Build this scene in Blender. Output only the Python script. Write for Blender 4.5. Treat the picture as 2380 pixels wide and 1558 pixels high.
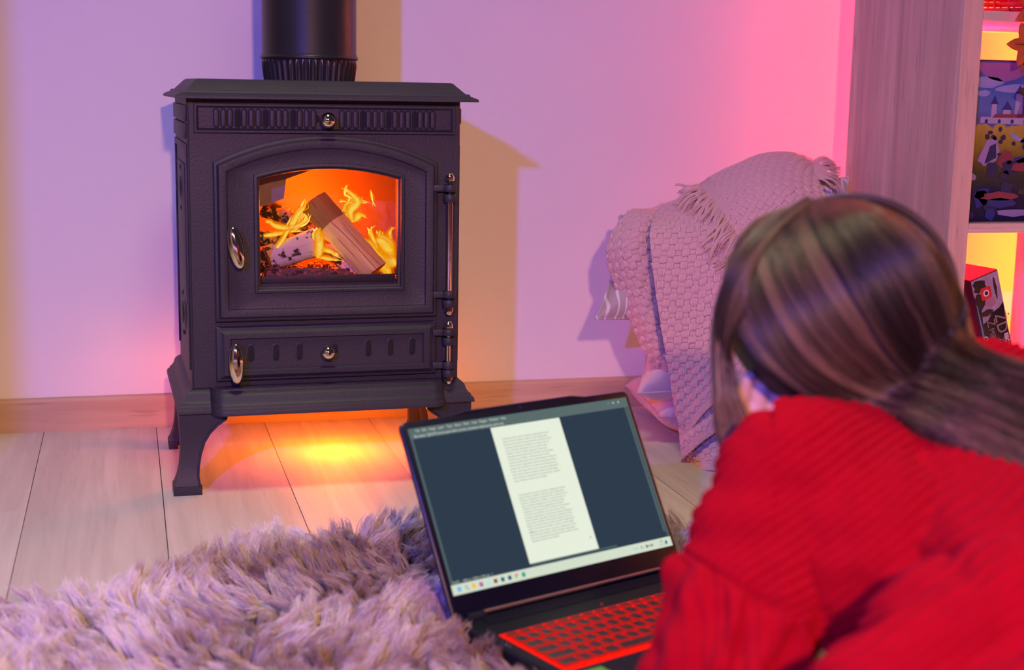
import bpy, bmesh, math, random
import numpy as np
from mathutils import Vector, Matrix, Euler
from math import sin, cos, pi, radians, sqrt, atan2

for _o in list(bpy.data.objects):
    bpy.data.objects.remove(_o, do_unlink=True)
S = bpy.context.scene
COL = S.collection

# ------------------------------------------------------------------ camera
FPX = 3337.0
CAM = Vector((0, 0, 0.66))
_yaw, _pit, _rol = radians(15.1), radians(9.76), radians(1.0)
_r0 = Vector((cos(_yaw), -sin(_yaw), 0)); _f0 = Vector((sin(_yaw), cos(_yaw), 0)); _z = Vector((0, 0, 1))
CF = _f0 * cos(_pit) - _z * sin(_pit)
_u0 = _f0 * sin(_pit) + _z * cos(_pit)
CR = cos(_rol) * _r0 + sin(_rol) * _u0
CU = -sin(_rol) * _r0 + cos(_rol) * _u0
cd = bpy.data.cameras.new('camera'); cam = bpy.data.objects.new('camera', cd); COL.objects.link(cam)
cd.sensor_width = 36.0; cd.lens = 36.0 * FPX / 2380.0
cd.clip_start = 0.05; cd.clip_end = 50
cam.matrix_world = Matrix(((CR.x, CU.x, -CF.x, CAM.x), (CR.y, CU.y, -CF.y, CAM.y), (CR.z, CU.z, -CF.z, CAM.z), (0, 0, 0, 1)))
cd.dof.use_dof = True; cd.dof.focus_distance = 2.42; cd.dof.aperture_fstop = 3.9; cd.dof.aperture_blades = 0
S.camera = cam

# ------------------------------------------------------------------ world, lights, exposure
w = bpy.data.worlds.new('world'); S.world = w; w.use_nodes = True
bgn = w.node_tree.nodes['Background']; bgn.inputs[0].default_value = (0.50, 0.36, 0.62, 1); bgn.inputs[1].default_value = 0.05

def area(name, loc, target, size, power, color, size_y=None, shape=None, spread=None):
    l = bpy.data.lights.new(name, 'AREA'); l.energy = power; l.color = color; l.size = size
    if size_y: l.shape = 'RECTANGLE'; l.size_y = size_y
    else: l.shape = shape or 'DISK'
    if spread: l.spread = spread
    o = bpy.data.objects.new(name, l); COL.objects.link(o); o.location = loc
    o.rotation_euler = (Vector(target) - Vector(loc)).to_track_quat('-Z', 'Y').to_euler()
    return o
# two room lamps: a blue one on the left, a warm one close to the photographer
BLUE = area('blue_room_lamp', (-1.07, -0.95, 1.50), (0.5, 2.5, 0.25), 0.09, 82, (0.13, 0.11, 1.0))
WARM = area('warm_room_lamp', (0.11, -0.95, 1.30), (0.45, 2.5, 0.25), 0.09, 51, (1.0, 0.44, 0.25))
FILL = area('overhead_fill', (0.25, 1.55, 2.35), (0.25, 1.6, 0.0), 0.5, 6.2, (1.0, 0.92, 0.60), spread=radians(85))  # added fill that brightens floor and rug from above; no lamp is known there
# amber work lamp hidden under the stove, and the fire's own glow
S.view_settings.view_transform = 'Standard'; S.view_settings.look = 'None'
S.view_settings.exposure = 0.0; S.view_settings.gamma = 1.0; S.view_settings.use_curve_mapping = False
S.render.film_transparent = False
S.cycles.max_bounces = 6; S.cycles.diffuse_bounces = 3; S.cycles.glossy_bounces = 3; S.cycles.transparent_max_bounces = 24
S.cycles.sample_clamp_indirect = 4.0
S.cycles.use_denoising = True

def ray(px, py):
    return CF + CR * ((px - 1190) / FPX) - CU * ((py - 779) / FPX)
def at_y(px, py, Y):
    d = ray(px, py); return CAM + d * (Y / d.y)
def at_z(px, py, Z=0.0):
    d = ray(px, py); return CAM + d * ((Z - CAM.z) / d.z)
def at_d(px, py, D):
    return CAM + ray(px, py) * D

# ------------------------------------------------------------------ helpers
class MB:
    """collects shapes, build() links them as ONE mesh object"""
    def __init__(s): s.v = []; s.f = []; s.m = []
    def add(s, verts, faces, mi=0):
        b = len(s.v); s.v += [tuple(v) for v in verts]; s.f += [tuple(i + b for i in f) for f in faces]; s.m += [mi] * len(faces)
        return s
    def box(s, x0, x1, y0, y1, z0, z1, c=0.0, mi=0):
        if c <= 0:
            v = [(x, y, z) for x in (x0, x1) for y in (y0, y1) for z in (z0, z1)]
            return s.add(v, [(0, 1, 3, 2), (4, 6, 7, 5), (0, 4, 5, 1), (2, 3, 7, 6), (0, 2, 6, 4), (1, 5, 7, 3)], mi)
        bm = bmesh.new()
        vs = [bm.verts.new((x, y, z)) for x in (x0, x1) for y in (y0, y1) for z in (z0, z1)]
        for f in [(0, 1, 3, 2), (4, 6, 7, 5), (0, 4, 5, 1), (2, 3, 7, 6), (0, 2, 6, 4), (1, 5, 7, 3)]: bm.faces.new([vs[i] for i in f])
        bmesh.ops.bevel(bm, geom=bm.edges[:], offset=c, segments=2, affect='EDGES', profile=0.6)
        return s.bm(bm, mi)
    def bm(s, bm, mi=0, mat=None):
        bm.verts.index_update()
        vs = [(mat @ v.co if mat else v.co)[:] for v in bm.verts]
        s.add(vs, [[v.index for v in f.verts] for f in bm.faces], mi); bm.free(); return s
    def loft(s, rings, closed=True, cap0=False, cap1=False, mi=0):
        n = len(rings[0]); b = len(s.v); fs = []
        vs = [p for r in rings for p in r]
        for i in range(len(rings) - 1):
            for j in range(n if closed else n - 1):
                k = (j + 1) % n
                fs.append((i * n + j, i * n + k, (i + 1) * n + k, (i + 1) * n + j))
        if cap0: fs.append(tuple(range(n))[::-1])
        if cap1: fs.append(tuple(range((len(rings) - 1) * n, len(rings) * n)))
        return s.add(vs, fs, mi)
    def lathe(s, prof, o=(0, 0, 0), axis='z', n=32, mi=0, sx=1.0, sy=1.0, cap0=True, cap1=True):
        rings = []
        for r, h in prof:
            ring = []
            for k in range(n):
                a = 2 * pi * k / n; x, y = r * cos(a) * sx, r * sin(a) * sy
                p = {'z': (x, y, h), 'y': (x, h, y), 'x': (h, x, y)}[axis]
                ring.append((p[0] + o[0], p[1] + o[1], p[2] + o[2]))
            rings.append(ring)
        return s.loft(rings, True, cap0, cap1, mi)
    def tube(s, path, rad, n=10, mi=0, caps=True, flat=1.0):
        path = [Vector(p) for p in path]; rings = []; up = Vector((0, 0, 1))
        if not hasattr(rad, '__len__'): rad = [rad] * len(path)
        pn = None
        for i, p in enumerate(path):
            t = (path[min(i + 1, len(path) - 1)] - path[max(i - 1, 0)]).normalized()
            if pn is None:
                a = t.cross(up)
                if a.length < 1e-3: a = t.cross(Vector((1, 0, 0)))
                a.normalize()
            else:
                a = (pn - t * pn.dot(t)).normalized()
            pn = a; b = t.cross(a)
            rings.append([p + (a * cos(2 * pi * k / n) + b * (sin(2 * pi * k / n) * flat)) * rad[i] for k in range(n)])
        return s.loft(rings, True, caps, caps, mi)
    def prism(s, poly, y0, y1, mi=0):
        n = len(poly)
        v = [(p[0], y0, p[1]) for p in poly] + [(p[0], y1, p[1]) for p in poly]
        f = [(i, (i + 1) % n, n + (i + 1) % n, n + i) for i in range(n)] + [tuple(range(n))[::-1], tuple(range(n, 2 * n))]
        return s.add(v, f, mi)
    def build(s, name, mats, parent=None, smooth=None, fixn=True):
        me = bpy.data.meshes.new(name); me.from_pydata(s.v, [], s.f)
        for m in (mats if isinstance(mats, (list, tuple)) else [mats]): me.materials.append(m)
        me.polygons.foreach_set('material_index', s.m)
        if fixn:
            bm = bmesh.new(); bm.from_mesh(me); bmesh.ops.recalc_face_normals(bm, faces=bm.faces[:]); bm.to_mesh(me); bm.free()
        if smooth:
            me.polygons.foreach_set('use_smooth', [True] * len(me.polygons))
            if smooth < 179: me.set_sharp_from_angle(angle=radians(smooth))
        me.update()
        return link(name, me, parent)

def link(name, data, parent=None):
    o = bpy.data.objects.new(name, data); COL.objects.link(o)
    if parent: o.parent = parent
    return o
def tag(o, label, cat=None, group=None, kind=None):
    if label: o['label'] = label
    if cat: o['category'] = cat
    if group: o['group'] = group
    if kind: o['kind'] = kind
    return o
def empty(name, loc=(0, 0, 0), rz=0.0, label=None, cat=None, group=None):
    o = link(name, None); o.location = loc; o.rotation_euler = (0, 0, rz); o.empty_display_size = 0.05
    return tag(o, label, cat, group)
def grid_mesh(name, Pn, mats, parent=None, uv=None, fi=None, wrap=False):
    """Pn: (nu,nv,3) array of points -> one smooth mesh with uv"""
    nu, nv = Pn.shape[:2]; me = bpy.data.meshes.new(name)
    i, j = np.meshgrid(np.arange(nu - 1), np.arange(nv if wrap else nv - 1), indexing='ij')
    j2 = (j + 1) % nv
    q = np.stack([i * nv + j, (i + 1) * nv + j, (i + 1) * nv + j2, i * nv + j2], -1).reshape(-1, 4)
    if fi is not None: q = q[fi.reshape(-1)]
    me.vertices.add(nu * nv); me.vertices.foreach_set('co', Pn.reshape(-1).astype(np.float32))
    me.loops.add(q.size); me.loops.foreach_set('vertex_index', q.reshape(-1).astype(np.int32))
    me.polygons.add(len(q)); me.polygons.foreach_set('loop_start', (np.arange(len(q)) * 4).astype(np.int32))
    me.update(calc_edges=True)
    if uv is not None:
        l = me.uv_layers.new(name='UVMap'); l.data.foreach_set('uv', uv.reshape(-1, 2)[q.reshape(-1)].reshape(-1).astype(np.float32))
    for m in (mats if isinstance(mats, (list, tuple)) else [mats]): me.materials.append(m)
    me.polygons.foreach_set('use_smooth', [True] * len(q)); me.validate(); me.update()
    return link(name, me, parent)
def vnoise(X, Y, seed=0, Z=None):
    """cheap smooth value noise on numpy arrays, -1..1"""
    rs = np.random.RandomState(seed); T = rs.rand(64, 64) * 2 - 1
    xi = np.floor(X).astype(int); yi = np.floor(Y).astype(int); fx = X - xi; fy = Y - yi
    fx = fx * fx * (3 - 2 * fx); fy = fy * fy * (3 - 2 * fy)
    g = lambda a, b: T[a % 64, b % 64]
    return (g(xi, yi) * (1 - fx) + g(xi + 1, yi) * fx) * (1 - fy) + (g(xi, yi + 1) * (1 - fx) + g(xi + 1, yi + 1) * fx) * fy
def curves_obj(name, pos, rad, mat, parent=None, col=None):
    """pos (N,K,3), rad (N,K): hair curves"""
    N, K = pos.shape[:2]; c = bpy.data.hair_curves.new(name); c.add_curves([K] * N)
    c.attributes['position'].data.foreach_set('vector', pos.reshape(-1).astype(np.float32))
    a = c.attributes.get('radius') or c.attributes.new('radius', 'FLOAT', 'POINT')
    a.data.foreach_set('value', rad.reshape(-1).astype(np.float32))
    if col is not None:
        b = c.attributes.new('tint', 'FLOAT_COLOR', 'POINT'); cc = np.ones((N, K, 4), np.float32); cc[..., :3] = col
        b.data.foreach_set('color', cc.reshape(-1))
    c.materials.append(mat); return link(name, c, parent)

# ------------------------------------------------------------------ materials
MATS = {}
def nmat(name):
    m = bpy.data.materials.new(name); m.use_nodes = True; MATS[name] = m
    return m, m.node_tree.nodes, m.node_tree.links, m.node_tree.nodes['Principled BSDF']
def mix(nt, a, b, fac, mode='MIX'):
    n = nt.nodes.new('ShaderNodeMix'); n.data_type = 'RGBA'; n.blend_type = mode
    for sock, v in ((n.inputs[6], a), (n.inputs[7], b)):
        if isinstance(v, (tuple, list)): sock.default_value = (*v[:3], 1)
        else: nt.links.new(v, sock)
    if isinstance(fac, (int, float)): n.inputs[0].default_value = fac
    else: nt.links.new(fac, n.inputs[0])
    return n.outputs[2]
def tex(nt, kind, scale=(1, 1, 1), coord='Object', rot=(0, 0, 0), **kw):
    tc = nt.nodes.new('ShaderNodeTexCoord'); mp = nt.nodes.new('ShaderNodeMapping')
    mp.inputs['Scale'].default_value = scale; mp.inputs['Rotation'].default_value = rot
    nt.links.new(tc.outputs[coord], mp.inputs[0])
    t = nt.nodes.new(kind); nt.links.new(mp.outputs[0], t.inputs['Vector'])
    for k, v in kw.items(): t.inputs[k].default_value = v
    return t, mp
def ramp(nt, src, stops):
    r = nt.nodes.new('ShaderNodeValToRGB'); e = r.color_ramp.elements
    while len(e) < len(stops): e.new(0.5)
    for el, (p, c) in zip(e, stops):
        el.position = p; el.color = (*c, 1) if hasattr(c, '__len__') else (c, c, c, 1)
    nt.links.new(src, r.inputs[0]); return r.outputs[0]
def bump(nt, bs, h, strength, dist):
    b = nt.nodes.new('ShaderNodeBump'); b.inputs['Strength'].default_value = strength; b.inputs['Distance'].default_value = dist
    nt.links.new(h, b.inputs['Height']); nt.links.new(b.outputs[0], bs.inputs['Normal']); return b
def simple(name, col, rough=0.5, metal=0.0, spec=0.5, var=0.12, vscale=30, bmp=0.0, bscale=300, bdist=0.0005, emit=None, es=0.0, sheen=0.0):
    m, N, L, b = nmat(name); nt = m.node_tree
    t, _ = tex(nt, 'ShaderNodeTexNoise', Scale=vscale, Detail=4)
    L.new(mix(nt, tuple(c * (1 - var) for c in col), tuple(min(1, c * (1 + var)) for c in col), t.outputs[0]), b.inputs['Base Color'])
    b.inputs['Roughness'].default_value = rough; b.inputs['Metallic'].default_value = metal; b.inputs['Specular IOR Level'].default_value = spec
    if sheen: b.inputs['Sheen Weight'].default_value = sheen
    if bmp:
        t2, _ = tex(nt, 'ShaderNodeTexNoise', Scale=bscale, Detail=3); bump(nt, b, t2.outputs[0], bmp, bdist)
    if emit: b.inputs['Emission Color'].default_value = (*emit, 1); b.inputs['Emission Strength'].default_value = es
    return m
def emis(name, col, s=1.0):
    m = bpy.data.materials.new(name); m.use_nodes = True; N = m.node_tree.nodes; N.clear()
    e = N.new('ShaderNodeEmission'); e.inputs[0].default_value = (*col, 1); e.inputs[1].default_value = s
    o = N.new('ShaderNodeOutputMaterial'); m.node_tree.links.new(e.outputs[0], o.inputs[0]); return m
def wood(name, c0, c1, c2, axis='y', rough=0.5, scale=1.0, rnd=0.25, spec=0.35, grain=0.42, pores=0.3):
    """straight-grained board: long streaks along one axis plus fine pores"""
    m, N, L, b = nmat(name); nt = m.node_tree
    st = {'x': (1.3, 22, 22), 'y': (22, 1.3, 22), 'z': (22, 22, 1.3)}[axis]
    oi = N.new('ShaderNodeObjectInfo'); va = N.new('ShaderNodeVectorMath'); va.operation = 'SCALE'
    va.inputs[0].default_value = (37, 53, 71); L.new(oi.outputs['Random'], va.inputs['Scale'])
    def T(mult, detail, dist=0.0):
        t, mp = tex(nt, 'ShaderNodeTexNoise', scale=tuple(s * mult * scale for s in st), Scale=1.0, Detail=detail, Distortion=dist)
        L.new(va.outputs[0], mp.inputs['Location']); return t.outputs[0]
    a = ramp(nt, T(0.28, 3, 1.3), [(0.35, 0.0), (0.68, 1.0)])
    f = ramp(nt, T(2.2, 4, 0.3), [(0.36, 0.0), (0.62, 1.0)])
    p = ramp(nt, T(7, 2), [(0.60, 0.0), (0.68, 1.0)])
    col = mix(nt, c0, c1, a); col = mix(nt, col, c2, mixf(nt, f, grain)); col = mix(nt, col, tuple(x * 0.55 for x in c2), mixf(nt, p, pores))
    hv = N.new('ShaderNodeHueSaturation'); mr = N.new('ShaderNodeMapRange'); mr.inputs['To Min'].default_value = 1 - rnd; mr.inputs['To Max'].default_value = 1 + rnd * 0.5
    L.new(oi.outputs['Random'], mr.inputs['Value']); L.new(mr.outputs[0], hv.inputs['Value']); L.new(col, hv.inputs['Color'])
    L.new(hv.outputs[0], b.inputs['Base Color']); b.inputs['Roughness'].default_value = rough; b.inputs['Specular IOR Level'].default_value = spec
    bump(nt, b, f, 0.25, 0.0006)
    return m
def mixf(nt, s, k):
    n = nt.nodes.new('ShaderNodeMath'); n.operation = 'MULTIPLY'; nt.links.new(s, n.inputs[0]); n.inputs[1].default_value = k; return n.outputs[0]

def to_mesh_texts():
    """all lettering is made with text curves and turned into plain meshes here"""
    T = [o for o in COL.objects if o.type == 'FONT']
    bpy.context.view_layer.update(); dg = bpy.context.evaluated_depsgraph_get()
    for o in T:
        me = bpy.data.meshes.new_from_object(o.evaluated_get(dg)); me.name = o.name
        n = bpy.data.objects.new('lettering', me); COL.objects.link(n); n.parent = o.parent; n.matrix_local = o.matrix_local
        nm = o.name; bpy.data.objects.remove(o, do_unlink=True); n.name = nm
M_wall = simple('painted_plaster', (0.80, 0.79, 0.78), 0.75, var=0.03, vscale=3, bmp=0.25, bscale=90, bdist=0.0006)
M_floor = wood('pale_oak_laminate', (0.84, 0.78, 0.70), (0.74, 0.67, 0.59), (0.60, 0.53, 0.46), 'y', 0.55, rnd=0.10, spec=0.25, grain=0.5, pores=0.10)
M_skirt = wood('oak_baseboard', (0.74, 0.56, 0.38), (0.46, 0.31, 0.19), (0.36, 0.24, 0.15), 'x', 0.5, scale=0.8, rnd=0.0)
M_under = simple('dark_gap', (0.05, 0.04, 0.035), 0.9)
M_shelf = wood('oak_melamine', (0.80, 0.60, 0.46), (0.56, 0.38, 0.30), (0.44, 0.32, 0.25), 'z', 0.55, scale=1.3, rnd=0.05)
M_shelfx = wood('oak_melamine_board', (0.78, 0.62, 0.50), (0.66, 0.52, 0.41), (0.46, 0.35, 0.27), 'x', 0.55, scale=1.3, rnd=0.05)
M_iron = simple('black_stove_paint', (0.029, 0.027, 0.036), 0.52, var=0.18, vscale=18, bmp=0.55, bscale=260, bdist=0.0008, spec=0.45)
M_iron2 = simple('black_stove_paint_smooth', (0.020, 0.019, 0.022), 0.33, var=0.15, vscale=8, bmp=0.15, bscale=120, bdist=0.0005, spec=0.5)
M_chrome = simple('polished_brass_chrome', (0.86, 0.76, 0.58), 0.09, 1.0, var=0.06, bmp=0.12, bscale=60, bdist=0.0006)
M_brick = simple('firebrick', (0.13, 0.10, 0.085), 0.9, var=0.1, vscale=9, bmp=0.3, bscale=50, bdist=0.001)

# ------------------------------------------------------------------ room shell
WY = 2.81
fl = MB().box(-2.6, 2.9, -2.6, WY + 0.1, -0.08, -0.0125).build('floor', M_under); tag(fl, 'pale oak laminate floor', kind='structure')
random.seed(4)
PW = 0.2072; X0 = 0.0435
joint = {0: 2.317, -2: 2.272, 1: 1.55, -1: 1.35, 2: 2.12, 3: 1.72, 4: 2.5, 5: 1.95}
k_lo, k_hi = -4, 11
for k in range(k_lo, k_hi):
    xa = X0 + k * PW; j = joint.get(k, random.uniform(1.3, 2.4)); ys = [WY + 0.004]
    y = j
    while y > -0.4: ys.append(y); y -= 1.285
    ys.append(-0.4)
    for a in range(len(ys) - 1):
        y1, y0 = ys[a], ys[a + 1]
        if y1 - y0 < 0.05: continue
        MB().box(0.0007, PW - 0.0007, 0.0005, y1 - y0 - 0.0005, -0.011, 0.0).build('plank', M_floor, fl).location = (xa, y0, 0)
MB().box(-2.6, X0 + k_lo * PW, -2.6, WY, -0.0125, 0.0).build('floor_border', M_floor, fl)
MB().box(X0 + k_hi * PW, 2.9, -2.6, WY, -0.0125, 0.0).build('floor_border', M_floor, fl)
MB().box(X0 + k_lo * PW, X0 + k_hi * PW, -2.6, -0.401, -0.0125, 0.0).build('floor_border', M_floor, fl)
wb = MB().box(-2.6, 2.9, WY, WY + 0.12, -0.08, 2.55).build('wall_back', M_wall); tag(wb, 'white plaster wall behind the stove', kind='structure')
# unseen slab added outside the frame, left, to cut off the blue lamp there
wl = MB().box(-2.6, -0.562, 1.25, 1.37, 0.0, 2.55).build('blue_lamp_blocker', M_wall); tag(wl, 'white slab added at the left to block the blue lamp', kind='structure')
# baseboard with rounded top
prof = [(WY, 0.0), (WY - 0.014, 0.0), (WY - 0.014, 0.058), (WY - 0.0125, 0.062), (WY - 0.010, 0.0635), (WY, 0.0642)]
bb = MB().loft([[(x, p[0], p[1]) for p in prof] for x in (-2.6, 0.77, 2.9)], True, True, True).build('baseboard_back', M_skirt); tag(bb, 'oak baseboard along the wall', kind='structure')

# ------------------------------------------------------------------ bookcase
SX, SYF, SYB = 1.394, 2.233, 2.623
bk = empty('bookcase', (SX, SYF, 0), 0, 'tall oak open bookcase with glowing compartments at the right edge', 'bookcase')
D = SYB - SYF
def shelf_part(name, x0, x1, z0, z1, y0=0.0, y1=None, mat=M_shelf, c=0.001):
    return MB().box(x0, x1, y0, D if y1 is None else y1, z0, z1, c).build(name, mat, bk)
shelf_part('side_panel', 0, 0.0385, 0.0, 1.86)
shelf_part('side_panel', 1.12, 1.158, 0.0, 1.86)
for z in (0.0, 0.4215, 0.7885, 1.1395, 1.49):
    shelf_part('shelf_board', 0.039, 1.1195, z + (0.0 if z else 0.04), z + (0.017 if z else 0.057), mat=M_shelfx)
shelf_part('top_panel', 0.039, 1.1195, 1.82, 1.858, mat=M_shelfx)
for (z0, z1) in ((0.0575, 0.421), (0.439, 0.788), (0.806, 1.139), (1.157, 1.4895), (1.5075, 1.8195)):
    for x in (0.405, 0.76): shelf_part('divider', x, x + 0.016, z0, z1)
# amber strip lamps clipped to the back edges, facing the wall
def strip(x, z0, z1, p, name_col, aim=(0, 1, 0)):
    a = area('amber_strip_lamp', (x, SYB + 0.012, (z0 + z1) / 2), (x + aim[0], SYB + 0.012 + aim[1], (z0 + z1) / 2), 0.012, p, name_col, size_y=(z1 - z0))
    a.rotation_euler = Matrix((( -aim[1], 0, -aim[0]), (aim[0], 0, -aim[1]), (0, 1, 0))).to_euler()
    return a
AMB = (1.0, 0.36, 0.03)
strip(1.50, 0.02, 1.7, 85, (1.0, 0.012, 0.13))
strip(1.86, 0.02, 1.7, 280, AMB)
strip(2.25, 0.02, 1.7, 90, AMB)

# ------------------------------------------------------------------ stove (local frame: x right, y back, z up)
st = empty('wood_stove', (0.07, 2.325, 0), radians(1.2), 'black cast iron wood stove on curved legs, burning against the wall', 'stove')
UL, UR, DB = 0.0240, 0.4655, 0.315          # body sides, depth
ZB, ZT = 0.170, 0.636

def contour(l, r, b, sp, ap, d, nb=10, ns=8, na=30):
    """arched outline as a closed ring: bottom, right side, arch, left side"""
    p = []
    for i in range(nb): p.append((l + (r - l) * i / nb, d, b))
    for i in range(ns): p.append((r, d, b + (sp - b) * i / ns))
    c, hw, h = (l + r) / 2, (r - l) / 2, max(ap - sp, 1e-4); R = (hw * hw + h * h) / (2 * h)
    for i in range(na):
        x = r - (r - l) * i / na; z = ap - R + sqrt(max(R * R - (x - c) ** 2, 0)); p.append((x, d, z))
    for i in range(ns): p.append((l, d, sp - (sp - b) * i / ns))
    return p

# body shell with a window-sized hole in the front
b = MB()
hole = contour(0.110, 0.385, 0.315, 0.520, 0.548, 0.0)
def rect_ring(l, r, bt, t, d):
    q = contour(0.110, 0.385, 0.315, 0.520, 0.548, 0.0); out = []
    n = [10, 8, 30, 8]; k = 0
    for i in range(10): out.append((l + (r - l) * i / 10, d, bt))
    for i in range(8): out.append((r, d, bt + (t - bt) * i / 8))
    for i in range(30): out.append((r - (r - l) * i / 30, d, t))
    for i in range(8): out.append((l, d, t - (t - bt) * i / 8))
    return out
b.loft([rect_ring(UL + 0.06, UR - 0.06, 0.26, 0.60, DB), rect_ring(UL, UR, ZB, ZT, DB), rect_ring(UL, UR, ZB, ZT, 0.003), rect_ring(UL + 0.003, UR - 0.003, ZB + 0.003, ZT, 0.0), hole,
        contour(0.110, 0.385, 0.315, 0.520, 0.548, 0.012)], True, True, False)
b.build('body', M_iron, st, 35)
# front face panel seam strip on the left corner
MB().tube([(UL + 0.0015, 0.0, ZB + 0.003), (UL + 0.0015, 0.0, ZT - 0.004)], 0.0016, 8).build('corner_bead', M_iron, st, 60)
# firebox lining: back plate, sides, floor, roof
fb = MB(); x0, x1, y1, z0, z1 = 0.085, 0.405, 0.235, 0.322, 0.565
fb.box(x0, x1, y1, y1 + 0.02, z0, z1); fb.box(x0 - 0.015, x0, 0.014, y1 + 0.02, z0, z1); fb.box(x1, x1 + 0.015, 0.014, y1 + 0.02, z0, z1)
fb.box(x0 - 0.015, x1 + 0.015, 0.014, y1 + 0.02, z1, z1 + 0.015)
fb.build('firebrick_lining', M_brick, st)
MB().box(x0 - 0.015, x1 + 0.015, 0.014, y1 + 0.02, z0 - 0.012, z0).build('grate', M_iron, st)
# added grey plate imitating the unlit patch at the upper left of the firebox
bf = MB().prism([(0.080, 0.448), (0.150, 0.462), (0.182, 0.474), (0.186, 0.506), (0.250, 0.529), (0.250, 0.562), (0.087, 0.562)], 0.060, 0.066)
M_unlit = simple('unlit_patch_grey', (0.30, 0.26, 0.25), 0.7, var=0.15)
bf.build('unlit_patch_plate', M_unlit, st)

# side panel with raised mouldings and rosettes (left and right)
def side_panel(s, xs):
    m = MB()
    def B(y0, y1, za, zb, t): m.box(min(xs, xs + s * t), max(xs, xs + s * t), y0, y1, za, zb, 0.0012)
    B(0.010, 0.305, 0.600, 0.625, 0.004); B(0.020, 0.295, 0.572, 0.597, 0.0045)
    B(0.012, 0.022, 0.20, 0.565, 0.003); B(0.293, 0.303, 0.20, 0.565, 0.003)
    B(0.022, 0.293, 0.555, 0.565, 0.003); B(0.06, 0.255, 0.30, 0.53, 0.002)
    m.prism([], 0, 0) if False else None
    o = m.build('side_panel', M_iron, st, 40)
    for zc in (0.487, 0.275):
        r = MB()
        for k, (rr, hh) in enumerate(((0.026, 0.003), (0.016, 0.006))):
            r.lathe([(rr, 0.0), (rr * 0.92, hh * 0.8), (rr * 0.6, hh), (0.0005, hh)], (0, 0, 0), 'x', 20, sx=0.5 if False else 1)
        bmx = MB()
        for v in r.v: bmx.v.append((xs + s * v[0], 0.15 + v[1] * 2.2, zc + v[2] * 1.25))
        bmx.f = r.f; bmx.m = r.m
        for dz in (-0.034, 0.034): bmx.lathe([(0.006, 0), (0.005, 0.003 * s), (0.0005, 0.0045 * s)], (xs, 0.15, zc + dz), 'x', 12)
        bmx.build('rosette', M_iron, o, 60)
    return o
side_panel(-1, UL); side_panel(1, UR)

# hood / top plate: flat top, bevelled skirt, thin lip
def rring(l, r, f, bk_, z): return [(l, f, z), (r, f, z), (r, bk_, z), (l, bk_, z)]
hp = [(0.030, 0.6665), (0.0262, 0.6650), (0.0095, 0.6490), (0.0040, 0.6485), (0.0025, 0.6450), (-0.0060, 0.6415), (-0.0085, 0.6400), (-0.0085, 0.6362), (0.012, 0.6362)]
hood = MB().loft([rring(UL - 0.0105 + a, UR + 0.014 - a + 0.0, -0.024 + a, DB + 0.012 - a, z) for a, z in hp], True, True, True)
hood.build('top_plate', M_iron, st, 30)

# flue pipe: spigot, crimped collar, bead, pipe
FX, FY, FR = 0.2417, 0.172, 0.0800
MB().lathe([(FR + 0.003, 0.7060), (FR + 0.0015, 0.7075), (FR + 0.0012, 0.7095)] + [(FR, 0.712), (FR, 2.0)], (FX, FY, 0), 'z', 72, cap0=False, cap1=False).build('flue_pipe', M_iron2, st, 60)
MB().lathe([(FR - 0.001, 0.7010), (FR + 0.0018, 0.7020), (FR + 0.0032, 0.7045), (FR + 0.0022, 0.7070), (FR, 0.7080)], (FX, FY, 0), 'z', 72).build('pipe_bead', M_iron2, st, 60)
rings = []
NC = 44
for z, k in ((0.664, 0.75), (0.675, 0.9), (0.690, 0.97), (0.696, 0.8), (0.7005, 0.15), (0.702, 0.0)):
    ring = []
    for i in range(NC * 8):
        a = 2 * pi * i / (NC * 8); wv = (0.5 + 0.5 * cos(a * NC)); wv = wv ** 1.6
        base = FR - 0.0045 + 0.0035 * min(1, (z - 0.664) / 0.03)
        rr = base + (wv - 0.5) * 0.0034 * k; ring.append((FX + rr * cos(a), FY + rr * sin(a), z))
    rings.append(ring)
MB().loft(rings, True).build('crimped_collar', M_iron2, st, 70)

# vent panel with raised bars and open slots
vp = MB()
vl, vr, vb, vt = 0.0345, 0.4555, 0.5825, 0.6290
def fr(i, d): return [(vl + i, d, vb + i), (vr - i, d, vb + i), (vr - i, d, vt - i), (vl + i, d, vt - i)]
vp.loft([fr(0, 0.0), fr(0, -0.0050), fr(0.001, -0.0062), fr(0.004, -0.0062), fr(0.0052, -0.0050), fr(0.0068, -0.0025), fr(0.0075, -0.0020)], True, False, True)
vpo = vp.build('vent_panel', M_iron, st, 35)
M_hole = simple('dark_recess', (0.006, 0.005, 0.006), 0.8, var=0.0)
def capsule_bar(xc, zc, hw, hh, y0, y1, round_=True, n=10):
    m = MB(); outline = []
    for k in range(n + 1): a = pi * k / n; outline.append((cos(a), sin(a), 1))
    for k in range(n + 1): a = pi + pi * k / n; outline.append((cos(a), sin(a), -1))
    def ring(s, y): return [(xc + c * hw * s, y, zc + sg * (hh - hw) + sn * hw * s) for c, sn, sg in outline]
    m.loft([ring(1, y0), ring(1, y1 * 0.6 + y0 * 0.4), ring(0.8, y1 * 0.9 + y0 * 0.1), ring(0.45, y1)], True, False, True)
    return m
slots = [503, 519, 534, 551, 566, 582, 598, 614, 630, 645, 660, 677, 693, 709, 725, 0, 791, 807, 823, 839, 854, 870, 886, 901, 917, 933, 948, 963, 978, 993, 1008]
openi = {3, 7, 11, 19, 23, 27}
zc = 0.6058
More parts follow.
